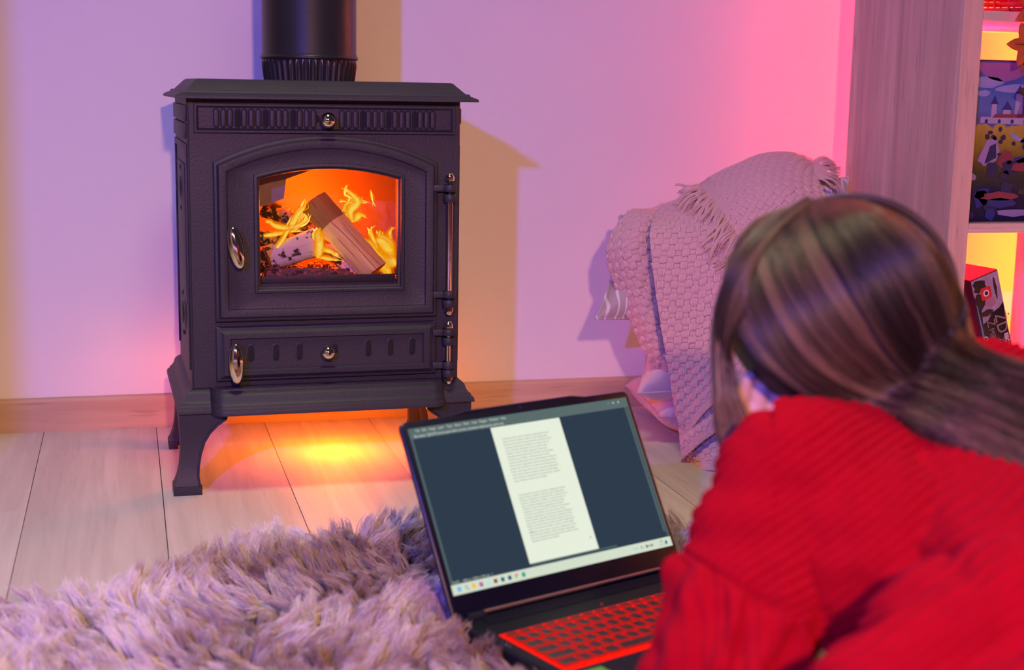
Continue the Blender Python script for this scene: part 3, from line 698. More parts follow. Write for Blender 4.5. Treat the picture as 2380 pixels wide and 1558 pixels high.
# stickers on the palm rest
for x0, x1, y0, y1, c_, s_ in ((0.030, 0.058, -0.209, -0.1935, (0.10, 0.45, 0.03), 'green'), (0.0300, 0.058, -0.2165, -0.2095, (0.55, 0.52, 0.66), 'silver'), (0.008, 0.0275, -0.212, -0.1935, (0.02, 0.22, 0.75), 'blue')):
    so = slab(rrect(x0, x1, y0, y1, 0.001), LZ - 0.0002, LZ + 0.0003, 0.0001).build('sticker', simple(s_ + '_sticker', c_, 0.4), lap, 40); so['label'] = s_ + ' sticker on the palm rest'
# power light
MB().lathe([(0.0018, LZ), (0.0014, LZ + 0.0006)], (0.180, -0.048, 0), 'z', 12).build('power_light', M_red, lap, 40)

# lid: child empty-like transform baked into vertices
ct, snt = cos(LT), sin(LT)
def lid(v, off=0.0):
    """lid-local (x, up, out toward the user) -> laptop local"""
    x, u, o = v; return (x, 0.004 + u * snt - o * ct, LZ + u * ct + o * snt)
def lidmesh(outline, o0, o1, name, mat, c=0.0006, par=None):
    m = slab(outline, 0, 1, 0); cx = sum(p[0] for p in outline) / len(outline); cy = sum(p[1] for p in outline) / len(outline)
    def R(i, o): return [lid((x - i * (1 if x > cx else -1), y - i * (1 if y > cy else -1), o)) for x, y in outline]
    return MB().loft([R(c, o0), R(0, o0 + c), R(0, o1 - c), R(c, o1)], True, True, True).build(name, mat, par or lap, 40)
lo = [(0.0, 0.004), (0.003, 0.0), (LW - 0.003, 0.0), (LW, 0.004)] + [(LW - 0.008 + 0.008 * cos(a), LH - 0.010 + 0.008 * sin(a)) for a in np.linspace(0, pi / 2, 5)]
lo += [(LW * 0.80, LH - 0.0015), (LW * 0.735, LH + 0.0025), (LW * 0.265, LH + 0.0025), (LW * 0.20, LH - 0.0015)] + [(0.008 - 0.008 * sin(a), LH - 0.010 + 0.008 * cos(a)) for a in np.linspace(0, pi / 2, 5)]
lidmesh(lo, -0.0075, -0.0004, 'lid', simple('lid_blue_black', (0.010, 0.013, 0.040), 0.35, var=0.1), 0.001)
lidmesh([(x * 0.992 + 0.0015, y * 0.992 + 0.001) for x, y in lo], -0.0006, 0.0004, 'bezel', M_bez, 0.0003)
webm = MB(); webm.tube([lid((LW / 2, LH - 0.0035, 0.0002)), lid((LW / 2, LH - 0.0035, 0.0008))], 0.0024, 16); webm.build('webcam', simple('webcam_glass', (0.03, 0.02, 0.05), 0.1), lap, 40)
# screen: picture area x 0.009..0.352, up 0.036..0.232
sx0, sx1, su0, su1 = 0.0080, 0.3550, 0.0285, 0.2360
def sp(name, x0, x1, u0, u1, col, lay, par=None, s=1.0, mat=None):
    m = mat or emis('screen_' + name, col, s)
    return MB().loft([[lid((x, u, 0.0004 + lay * 0.00012)) for x, u in ((x0, u0), (x1, u0), (x1, u1), (x0, u1))], [lid((x, u, 0.0005 + lay * 0.00012)) for x, u in ((x0, u0), (x1, u0), (x1, u1), (x0, u1))]], True, True, True).build(name, m, par or lap)
screen = sp('screen', sx0, sx1, su0, su1, (0.028, 0.045, 0.072), 1)
Hs = su1 - su0; Ws = sx1 - sx0
sp('menu_bar', sx0, sx1, su1 - 0.0135, su1, (0.105, 0.150, 0.150), 2, screen)
sp('scroll_bar', sx1 - 0.008, sx1 - 0.0045, su0 + 0.02, su1 - 0.0137, (0.085, 0.12, 0.13), 3, screen)
sp('scroll_bar', sx0 + 0.12, sx1 - 0.09, su0 + 0.0145, su0 + 0.0165, (0.085, 0.12, 0.13), 3, screen)
sp('side_edge', sx0, sx0 + 0.0035, su0 + 0.014, su1 - 0.0135, (0.085, 0.12, 0.13), 2, screen)
sp('side_edge', sx1 - 0.0035, sx1, su0 + 0.014, su1 - 0.0135, (0.085, 0.12, 0.13), 2, screen)
page = sp('page', sx0 + 0.1180, sx0 + 0.2275, su0 + 0.0170, su1 - 0.0140, (0.80, 0.86, 0.72), 3, screen)
sp('taskbar', sx0, sx1, su0, su0 + 0.0125, (0.66, 0.74, 0.60), 3, screen)
M_ink = emis('ink', (0.10, 0.115, 0.10), 1.0); M_lt = emis('pale_text', (0.62, 0.68, 0.62), 1.0)
LR = Matrix((lid((1, 0, 0)), lid((0, 1, 0)), lid((0, 0, 1)))) - Matrix((lid((0, 0, 0)),) * 3)
LRe = LR.transposed().to_euler()
def stext(body, x, u, size, mat, lay=5, par=None, space=None, bold=0.0, sx=1.0, name='text'):
    return text_obj(name, body, lid((x, u, 0.0005 + lay * 0.00012)), size, mat, par or screen, LRe, space=space, bold=bold, sx=sx)
lor = ['Lorem ipsum dolor sit amet, consectetur adipiscing elit, sed do', 'eiusmod tempor incididunt ut labore et dolore magna aliqua.', 'Quis ipsum suspendisse ultrices gravida. Risus commodo viverra', 'maecenas accumsan lacus vel facilisis. Lorem ipsum dolor sit',
       'amet, consectetur adipiscing elit, sed do eiusmod tempor', 'incididunt ut labore et dolore magna aliqua. Quis ipsum', 'suspendisse ultrices gravida. Risus commodo viverra maecenas', 'accumsan lacus vel facilisis. Lorem ipsum dolor sit amet,',
       'consectetur adipiscing elit, sed do eiusmod tempor incididunt ut', 'labore et dolore magna aliqua. Quis ipsum suspendisse ultrices', 'gravida. Risus commodo viverra maecenas accumsan lacus vel', 'facilisis. Lorem ipsum dolor sit amet, consectetur adipiscing elit,',
       'sed do eiusmod tempor incididunt ut labore et dolore magna', 'aliqua. Quis ipsum suspendisse ultrices gravida. Risus commodo', 'viverra maecenas accumsan lacus vel facilisis.']
px0 = sx0 + 0.1180 + 0.0120; ut = su1 - 0.0140 - 0.0175
lh = 0.00398
for k, ln in enumerate(lor): stext(ln, px0, ut - k * lh, 0.0031, M_ink, par=page, sx=0.93)
for k, ln in enumerate(lor[:13] + ['facilisis.']): stext(ln, px0, ut - 0.0740 - k * lh * 0.93, 0.0031, M_ink, par=page, sx=0.93)
for k, ln in enumerate(lor[:3] + ['maecenas accumsan lacus vel facilisis.']): stext(ln, px0, ut - 0.1225 - k * lh * 0.93, 0.0031, M_ink, par=page, sx=0.93)
stext('File   Edit   Image   Layer   Type   Select   Filter   View   Plugins   Window   Help', sx0 + 0.010, su1 - 0.0052, 0.0046, M_lt, sx=0.9)
stext('Bez nazwy-1 @ 66,7% (Lorem ipsum dolor sit amet, consectetur adipiscing elit, sed do eiu)', sx0 + 0.006, su1 - 0.0118, 0.0044, M_lt, sx=0.82, bold=0.00004)
stext('66,67%     2480 px x 3508 px (300 ppi)   >', sx0 + 0.003, su0 + 0.0140, 0.0034, M_lt)
stext('-    o    x', sx1 - 0.034, su1 - 0.0065, 0.0055, M_lt, bold=0.0001)
stext('^        PL', sx1 - 0.066, su0 + 0.0045, 0.0046, M_ink); stext('12:00\n24.11.2023', sx1 - 0.021, su0 + 0.0072, 0.0038, M_ink, space=1.1, sx=0.8)
def icon(x, polys, w=0.0055):
    for (cx, cy, rx, ry, sh, col) in polys:
        if sh == 'o': ol = [(cx + rx * cos(a), cy + ry * sin(a)) for a in np.linspace(0, 2 * pi, 14, endpoint=False)]
        else: ol = [(cx - rx, cy - ry), (cx + rx, cy - ry), (cx + rx, cy + ry), (cx - rx, cy + ry)]
        lay = 5 + 0.6 * icon.k; icon.k += 1
        MB().loft([[lid((sx0 + x + a * w, su0 + 0.0062 + b * w, 0.0005 + lay * 0.00012)) for a, b in ol], [lid((sx0 + x + a * w, su0 + 0.0062 + b * w, 0.00056 + lay * 0.00012)) for a, b in ol]], True, True, True).build('icon', emis('icon_colour', col, 1.0), screen)
    icon.k = 0
icon.k = 0
icon(0.010, [(0, 0, .45, .5, 's', (0.02, 0.42, 0.85)), (0, 0, .45, .03, 's', (.7, .75, .65)), (0, 0, .03, .5, 's', (.7, .75, .65))])
icon(0.0205, [(0, .1, .4, .4, 'o', (0.10, 0.11, 0.10)), (0, .1, .28, .28, 'o', (.70, .76, .64)), (.38, -.42, .16, .10, 's', (0.1, 0.11, 0.1))])
icon(0.031, [(0, -.05, .52, .42, 's', (1.0, 0.52, 0.03)), (-.2, .42, .28, .12, 's', (0.9, 0.40, 0.03))])
icon(0.0415, [(0, 0, .48, .48, 's', (0.20, 0.10, 0.60)), (.1, .1, .3, .25, 's', (0.95, 0.10, 0.10))])
icon(0.052, [(0, 0, .42, .48, 's', (0.30, 0.70, 0.80)), (0, .1, .25, .18, 's', (.7, .85, .85))])
icon(0.0625, [(0, 0, .45, .45, 's', (0.22, 0.03, 0.01)), (0, 0, .2, .2, 's', (0.5, 0.08, 0.02))])
icon(0.073, [(0, 0, .45, .45, 's', (0.005, 0.06, 0.15)), (0, 0, .2, .12, 's', (0.02, 0.3, 0.55))])
icon(0.0835, [(0, 0, .45, .45, 's', (0.005, 0.05, 0.17)), (0, 0, .2, .12, 's', (0.05, 0.2, 0.5))])
icon(0.094, [(0, .2, .5, .32, 'o', (0.85, 0.10, 0.05)), (-.2, -.15, .3, .32, 'o', (0.10, 0.55, 0.12)), (.2, -.15, .3, .32, 'o', (0.95, 0.68, 0.05)), (0, 0, .24, .24, 'o', (.85, .85, .8)), (0, 0, .17, .17, 'o', (0.05, 0.30, 0.85))])
icon(0.1045, [(0, 0, .45, .5, 's', (0.02, 0.45, 0.15)), (-.22, 0, .2, .5, 's', (0.02, 0.22, 0.40))])
icon(0.287, [(0, 0, .28, .40, 'o', (0.25, 0.7, 0.85))])
icon(0.304, [(0, 0, .35, .45, 'o', (0.12, 0.13, 0.12)), (.9, 0, .35, .2, 's', (0.2, 0.2, 0.2)), (1.8, 0, .3, .3, 'o', (0.05, 0.05, 0.05))], 0.0048)
icon(0.3375, [(0, 0, .3, .45, 'o', (0.02, 0.08, 0.35))])
stext('^', px0 + 0.088, su0 + 0.030, 0.007, M_ink, par=page, name='pointer')
# the lit picture also throws a little cool light on the keys and the reader

# ------------------------------------------------------------------ cushions in the corner
def fabric(name, c0, c1, pat=None, rough=0.9, bs_=900, sheen=0.2):
    m, N, L, b = nmat(name); nt = m.node_tree
    t, _ = tex(nt, 'ShaderNodeTexNoise', Scale=14, Detail=3); col = mix(nt, c0, c1, t.outputs[0])
    if pat:
        w_, _ = tex(nt, 'ShaderNodeTexWave', scale=(1, 1, 1), Scale=22, Distortion=7, Detail=1.0)
        w_.inputs['Detail Scale'].default_value = 0.6; k = ramp(nt, w_.outputs[0], [(0.86, 0.0), (0.92, 1.0)])
        v, _ = tex(nt, 'ShaderNodeTexVoronoi', Scale=9); v.feature = 'DISTANCE_TO_EDGE'; k2 = ramp(nt, v.outputs[0], [(0.035, 1.0), (0.05, 0.0)])
        col = mix(nt, col, pat, k); col = mix(nt, col, pat, k2)
    L.new(col, b.inputs['Base Color']); b.inputs['Roughness'].default_value = rough; b.inputs['Specular IOR Level'].default_value = 0.15; b.inputs['Sheen Weight'].default_value = sheen
    f, _ = tex(nt, 'ShaderNodeTexNoise', Scale=bs_, Detail=2); bump(nt, b, f.outputs[0], 0.35, 0.0008); return m
M_leaf = fabric('leaf_print_cotton', (0.46, 0.38, 0.38), (0.52, 0.43, 0.42), (0.80, 0.76, 0.76))
M_pink = fabric('pale_pink_linen', (0.80, 0.56, 0.58), (0.86, 0.62, 0.62))
M_pink2 = fabric('blush_leaf_cotton', (0.80, 0.42, 0.46), (0.86, 0.48, 0.50), (0.80, 0.56, 0.66))
def pillow(name, corners, th, mat, label, seed=0, pinch=0.10, group='cushions heaped in the corner'):
    """corners: bl, br, tr, tl in world space"""
    bl, br, tr, tl = [np.array(c, float) for c in corners]; n = 56
    u, v = np.meshgrid(np.linspace(0, 1, n), np.linspace(0, 1, n), indexing='ij'); a, b_ = 2 * u - 1, 2 * v - 1
    # edges pulled inwards between the corners
    uu = 0.5 + 0.5 * a * (1 - pinch * (1 - b_ ** 2)); vv = 0.5 + 0.5 * b_ * (1 - pinch * (1 - a ** 2))
    P_ = (bl * ((1 - uu) * (1 - vv))[..., None] + br * (uu * (1 - vv))[..., None] + tr * (uu * vv)[..., None] + tl * ((1 - uu) * vv)[..., None])
    nr = np.cross(br - bl, tl - bl); nr /= np.linalg.norm(nr)
    prof = (np.clip(1 - a ** 4, 0, 1) * np.clip(1 - b_ ** 4, 0, 1)) ** 0.55
    wr = 1 + 0.10 * vnoise(u * 4 + seed, v * 4, seed) + 0.05 * vnoise(u * 11, v * 9 + seed, seed + 1)
    rim = np.exp(-((1 - np.maximum(abs(a), abs(b_))) / 0.12)); wr = wr + rim * 0.25 * vnoise(u * 16, v * 16, seed + 2)
    Fr = P_ + nr * (th / 2 * prof * wr)[..., None]; Bk = P_ - nr * (th / 2 * prof)[..., None]
    o = empty(name, tuple(P_.mean((0, 1))), 0, label, 'cushion', group)
    off = np.array(o.location)
    allp = np.concatenate([Fr, Bk[::-1][1:]], 0) - off
    c = grid_mesh('cover', allp, mat, o)
    ed = [P_[i, 0] for i in range(n)] + [P_[-1, j] for j in range(1, n)] + [P_[i, -1] for i in range(n - 2, -1, -1)] + [P_[0, j] for j in range(n - 2, -1, -1)]
    MB().tube([e_ - off for e_ in ed[::2]] + [ed[0] - off], 0.0022, 8, caps=False).build('piping', mat, o, 180)
    return o
Wp = lambda px, py, Y: at_y(px, py, Y)
pillow('cushion', [Wp(1385, 742, 2.50), Wp(1700, 770, 2.47), Wp(1700, 450, 2.58), Wp(1440, 500, 2.60)], 0.13, M_leaf, 'grey leaf print cushion sticking out left from under the throw', 1)
pillow('cushion', [Wp(1700, 700, 2.47), Wp(1985, 720, 2.47), Wp(1972, 412, 2.56), Wp(1720, 405, 2.60)], 0.12, M_leaf, 'grey leaf print cushion peeking out at the top right of the throw', 2)
pillow('cushion', [Wp(1482, 915, 2.47), Wp(1860, 905, 2.43), Wp(1850, 740, 2.60), Wp(1500, 785, 2.60)], 0.12, M_pink, 'plain pale pink cushion, second from the floor', 3, 0.05)
bz = 0.056
pillow('floor_cushion', [(0.955, 2.47, bz), (1.35, 2.37, bz), (1.37, 2.72, bz), (0.99, 2.76, bz)], 0.112, M_pink2, 'blush leaf print cushion lying flat on the floorboards', 4, 0.04)

# ------------------------------------------------------------------ throw: basket weave blanket
def throw_mat():
    m, N, L, b = nmat('basket_weave_cotton'); nt = m.node_tree
    tc = N.new('ShaderNodeTexCoord'); t, _ = tex(nt, 'ShaderNodeTexNoise', Scale=9, Detail=3)
    L.new(mix(nt, (0.70, 0.42, 0.44), (0.78, 0.49, 0.49), t.outputs[0]), b.inputs['Base Color'])
    b.inputs['Roughness'].default_value = 0.95; b.inputs['Specular IOR Level'].default_value = 0.1; b.inputs['Sheen Weight'].default_value = 0.25
    sep = N.new('ShaderNodeSeparateXYZ'); L.new(tc.outputs['UV'], sep.inputs[0])
    def M_(op, a, b2=None):
        n = N.new('ShaderNodeMath'); n.operation = op
        for i, v in enumerate((a, b2)):
            if v is None: continue
            if isinstance(v, (int, float)): n.inputs[i].default_value = v
            else: L.new(v, n.inputs[i])
        return n.outputs[0]
    yu = M_('SINE', M_('MULTIPLY', sep.outputs[0], 2 * pi / 0.0024)); yv = M_('SINE', M_('MULTIPLY', sep.outputs[1], 2 * pi / 0.0024))
    ch = M_('GREATER_THAN', M_('MULTIPLY', M_('SINE', M_('MULTIPLY', sep.outputs[0], pi / CELL[0])), M_('SINE', M_('MULTIPLY', sep.outputs[1], pi / CELL[1]))), 0.0)
    h = M_('ADD', M_('MULTIPLY', yu, ch), M_('MULTIPLY', yv, M_('SUBTRACT', 1.0, ch)))
    bump(nt, b, h, 0.6, 0.0006); return m
CELL = (0.0135, 0.0110)
M_throw = throw_mat()
thr = empty('throw_blanket', (1.1, 2.4, 0), 0, 'dusty pink basket weave throw with fringe, draped over the heaped cushions', 'blanket')
TO = np.array(thr.location)
def catmull(Pc, n):
    """Pc (k,3) -> n points"""
    k = len(Pc); Q = np.concatenate([[2 * Pc[0] - Pc[1]], Pc, [2 * Pc[-1] - Pc[-2]]]); t = np.linspace(0, k - 1 - 1e-9, n); i = t.astype(int); f = (t - i)[:, None]
    a, b_, c, d = Q[i], Q[i + 1], Q[i + 2], Q[i + 3]
    return 0.5 * (2 * b_ + (c - a) * f + (2 * a - 5 * b_ + 4 * c - d) * f ** 2 + (3 * b_ - a - 3 * c + d) * f ** 3)
def surf(rows, step=0.0014, rot=0.0, wr=0.004, seed=0, hem=(0, 0), name='fold', off=0.0, weave=1.0):
    C_ = np.array([[list(at_y(*p)) for p in r] for r in rows]); nr, ncn = C_.shape[:2]
    Lv = max(np.linalg.norm(np.diff(C_[:, j], axis=0), axis=1).sum() for j in range(ncn)); Lu = max(np.linalg.norm(np.diff(C_[i], axis=0), axis=1).sum() for i in range(nr))
    nv, nu = int(Lv / step), int(Lu / step)
    A_ = np.stack([catmull(C_[:, j], nv) for j in range(ncn)], 1); B = np.stack([catmull(A_[i], nu) for i in range(nv)], 0)   # (nv,nu,3)
    du = np.linalg.norm(np.diff(B, axis=1), axis=2); dv = np.linalg.norm(np.diff(B, axis=0), axis=2)
    su = np.concatenate([np.zeros((nv, 1)), np.cumsum(du, 1)], 1); sv = np.concatenate([np.zeros((1, nu)), np.cumsum(dv, 0)], 0)
    su = su - su[:, :1].mean() + 0; sv = sv
    T1 = np.gradient(B, axis=1); T2 = np.gradient(B, axis=0); Nn = np.cross(T1, T2); Nn /= np.linalg.norm(Nn, axis=2, keepdims=True) + 1e-9
    s = np.sign((Nn * (np.array(CAM) - B)).sum(2).mean()); Nn *= s
    c_, s_ = cos(rot), sin(rot); U = c_ * su - s_ * sv + 1.0; V = s_ * su + c_ * sv + 1.0
    cu, cv = U / CELL[0], V / CELL[1]; iu, iv = np.floor(cu), np.floor(cv); fu, fv = cu - iu - 0.5, cv - iv - 0.5
    odd = ((iu + iv) % 2) == 0
    pil = np.clip(1 - (abs(fu) * 2) ** 6, 0, 1) * np.clip(1 - (abs(fv) * 2) ** 8, 0, 1)
    h = np.where(odd, 0.0026 * pil ** 0.6, 0.0003 * pil) * weave
    # plain woven hem near the lower / left edge
    e1, e2 = hem
    if e1:
        edge = (sv[-1:] - sv) < e1; h = np.where(edge, 0.0006 * np.sin(U * 2 * pi / 0.0035), h)
    if e2:
        edge = su < e2; h = np.where(edge, 0.0005 * np.sin(V * 2 * pi / 0.0035), h)
    W_ = wr * (vnoise(su * 9 + seed, sv * 5, seed) + 0.5 * vnoise(su * 22, sv * 10 + seed, seed + 3))
    B = B + Nn * (h + W_ + off)[..., None]
    # rolled rim: close the sheet with a thin back layer
    o = grid_mesh(name, B - TO, M_throw, thr, uv=np.stack([U, V], -1))
    so = o.modifiers.new('thick', 'SOLIDIFY'); so.thickness = 0.003; so.offset = -1 if s > 0 else 1
    return B
YF = -0.02
A = surf([[(1575, 470, 2.66), (1650, 432, 2.66), (1730, 396, 2.66), (1790, 376, 2.66), (1850, 378, 2.66), (1888, 390, 2.66)],
      [(1535, 486, 2.56), (1632, 448, 2.54), (1720, 412, 2.54), (1790, 390, 2.54), (1850, 394, 2.54), (1890, 410, 2.55)],
      [(1512, 530, 2.445), (1612, 520, 2.43), (1712, 490, 2.42), (1800, 480, 2.42), (1870, 485, 2.43), (1925, 520, 2.44)],
      [(1514, 600, 2.415), (1615, 610, 2.39), (1715, 600, 2.37), (1800, 600, 2.37), (1895, 610, 2.38), (1990, 650, 2.4)],
      [(1530, 720, 2.395), (1625, 730, 2.37), (1715, 720, 2.35), (1805, 710, 2.35), (1900, 700, 2.36), (2000, 710, 2.38)],
      [(1552, 850, 2.385), (1635, 830, 2.35), (1720, 800, 2.33), (1810, 770, 2.33), (1900, 750, 2.35), (2005, 740, 2.37)],
      [(1574, 960, 2.37), (1640, 905, 2.34), (1722, 850, 2.32), (1812, 810, 2.32), (1905, 780, 2.34), (2010, 760, 2.36)],
      [(1592, 1022, 2.36), (1642, 955, 2.325), (1725, 890, 2.31), (1815, 840, 2.31), (1910, 800, 2.33), (2015, 775, 2.35)]], rot=radians(-14), seed=2, hem=(0.020, 0), name='front_fold')
surf([[(1545, 800, 2.425), (1640, 780, 2.36), (1730, 760, 2.345), (1830, 740, 2.345), (1930, 720, 2.36)],
      [(1566, 930, 2.41), (1645, 890, 2.35), (1735, 850, 2.335), (1835, 820, 2.335), (1935, 800, 2.35)],
      [(1582, 1010, 2.37), (1650, 960, 2.33), (1740, 910, 2.315), (1840, 880, 2.315), (1940, 860, 2.33)],
      [(1584, 1072, 2.345), (1650, 1015, 2.31), (1742, 955, 2.30), (1845, 925, 2.30), (1945, 905, 2.32)]], rot=radians(-14), seed=5, hem=(0.020, 0), name='middle_fold', off=-0.004)
surf([[(1560, 900, 2.43), (1650, 880, 2.38), (1750, 850, 2.37), (1850, 830, 2.37), (1950, 830, 2.37)],
      [(1578, 990, 2.40), (1655, 970, 2.345), (1755, 950, 2.335), (1855, 940, 2.335), (1955, 930, 2.335)],
      [(1584, 1046, 2.385), (1655, 1040, 2.315), (1760, 1030, 2.30), (1860, 1020, 2.30), (1960, 1010, 2.30)],
      [(1608, 1086, 2.325), (1660, 1098, 2.275), (1765, 1096, 2.265), (1865, 1090, 2.26), (1965, 1085, 2.26)]], rot=radians(-8), seed=7, hem=(0.024, 0), name='lower_fold', off=-0.002, wr=0.006)
surf([[(1500, 486, 2.648), (1540, 480, 2.648), (1570, 480, 2.648)],
      [(1462, 492, 2.558), (1505, 500, 2.528), (1552, 505, 2.528)],
      [(1424, 548, 2.518), (1480, 550, 2.483), (1540, 555, 2.488)],
      [(1414, 598, 2.508), (1472, 605, 2.468), (1540, 610, 2.478)],
      [(1433, 660, 2.498), (1485, 665, 2.463), (1545, 670, 2.473)],
      [(1470, 745, 2.488), (1512, 745, 2.458), (1558, 745, 2.468)],
      [(1512, 832, 2.478), (1542, 830, 2.458), (1575, 825, 2.463)],
      [(1556, 905, 2.468), (1572, 900, 2.458), (1592, 895, 2.458)],
      [(1580, 950, 2.458), (1590, 945, 2.453), (1602, 940, 2.448)]], rot=radians(18), seed=9, name='side_fold', wr=0.006)
CF_ = surf([[(1630, 446, 2.66), (1700, 400, 2.66), (1765, 374, 2.66), (1830, 372, 2.66), (1880, 388, 2.66)],
      [(1634, 446, 2.545), (1712, 402, 2.53), (1775, 378, 2.53), (1838, 378, 2.53), (1882, 400, 2.54)],
      [(1660, 482, 2.46), (1745, 450, 2.435), (1812, 428, 2.43), (1862, 428, 2.435), (1902, 440, 2.445)],
      [(1698, 536, 2.41), (1780, 510, 2.395), (1848, 490, 2.39), (1890, 484, 2.40), (1925, 492, 2.415)],
      [(1742, 610, 2.365), (1808, 580, 2.36), (1878, 556, 2.365), (1935, 540, 2.38), (1968, 540, 2.40)],
      [(1790, 690, 2.345), (1845, 660, 2.34), (1905, 630, 2.35), (1960, 610, 2.37), (1990, 610, 2.39)]], rot=radians(24), seed=12, hem=(0, 0.022), name='top_fold', off=0.010)
# fringe
rs = np.random.RandomState(3)
def fringe(path, dirs, n, ln, name='fringe', curl=0.007):
    path = np.array(path, float); pts = []; rad = []
    tp = catmull(path, n); K = 12; t = np.linspace(0, 1, K)
    D0 = catmull(np.array(dirs, float), n)
    for i in range(n):
        cl = i // 7; r2 = np.random.RandomState(cl); ph = r2.rand() * 6; amp = curl * (0.5 + r2.rand()); d = D0[i] / np.linalg.norm(D0[i]); Ls = ln * (0.7 + 0.5 * r2.rand() + 0.2 * rs.rand())
        side = np.cross(d, [0, -1, 0.2]); side /= np.linalg.norm(side)
        out = np.array([-0.25, -0.95, 0.1])
        p = tp[i] + d * (t * Ls)[:, None] + side * (amp * np.sin(t * 4.5 + ph) * t)[:, None] + np.array([0, 0, -1]) * (t ** 2 * Ls * 0.30)[:, None] + out * (0.007 + 0.012 * np.sin(pi * t) + 0.005 * rs.rand())[:, None] + side * (rs.randn() * 0.0012) * t[:, None]
        pts.append(p - TO); rad.append(np.full(K, 0.00115) * (1 - 0.3 * t))
    o = curves_obj(name, np.array(pts), np.array(rad), M_yarn, thr); o['kind'] = 'stuff'; return o
M_yarn = fabric('throw_yarn', (0.66, 0.42, 0.40), (0.74, 0.50, 0.46))
nvr = CF_.shape[0]; edge = [CF_[int(nvr * f), 2] for f in (0.14, 0.3, 0.45, 0.6, 0.78)]
fringe(edge, [(-0.9, -0.1, 0.15), (-0.8, -0.2, -0.25), (-0.55, -0.3, -0.6), (-0.75, -0.2, -0.5), (-0.45, -0.2, -0.8)], 230, 0.050)
edge = [CF_[int(nvr * f), -2] for f in (0.02, 0.10, 0.18, 0.26, 0.34)]
fringe(edge, [(0.8, 0.0, 0.35), (0.95, -0.1, 0.1), (1, -0.1, 0.0), (1, -0.1, -0.1), (0.9, -0.1, -0.2)], 110, 0.046)

# ------------------------------------------------------------------ shaggy rug
rug = empty('rug', (0.4, 1.3, 0), 0, 'shaggy cream and brown long pile rug on the floorboards', 'rug')
RO = np.array([(-0.62, 1.55), (-0.40, 1.66), (-0.165, 1.775), (-0.048, 1.785), (0.047, 1.865), (0.145, 1.940), (0.30, 1.985), (0.42, 1.995), (0.58, 1.965), (0.72, 1.925), (0.86, 1.86), (1.1, 1.74), (1.32, 1.5), (1.38, 1.1), (1.25, 0.45), (-0.2, 0.35), (-0.6, 0.6), (-0.72, 1.1)])
RO = np.concatenate([RO, RO[:1]])
MB().loft([[(x - 0.4, y - 1.3, 0.002) for x, y in RO[:-1]], [(x - 0.4, y - 1.3, 0.010) for x, y in RO[:-1]]], True, True, True).build('backing', simple('rug_backing', (0.30, 0.22, 0.18), 0.95), rug)
def inside(x, y, poly):
    r = np.zeros(x.shape, bool)
    for (x0, y0), (x1, y1) in zip(poly[:-1], poly[1:]):
        c = ((y0 > y) != (y1 > y)); r ^= c & (x < (x1 - x0) * (y - y0) / (y1 - y0 + 1e-12) + x0)
    return r
rs = np.random.RandomState(11)
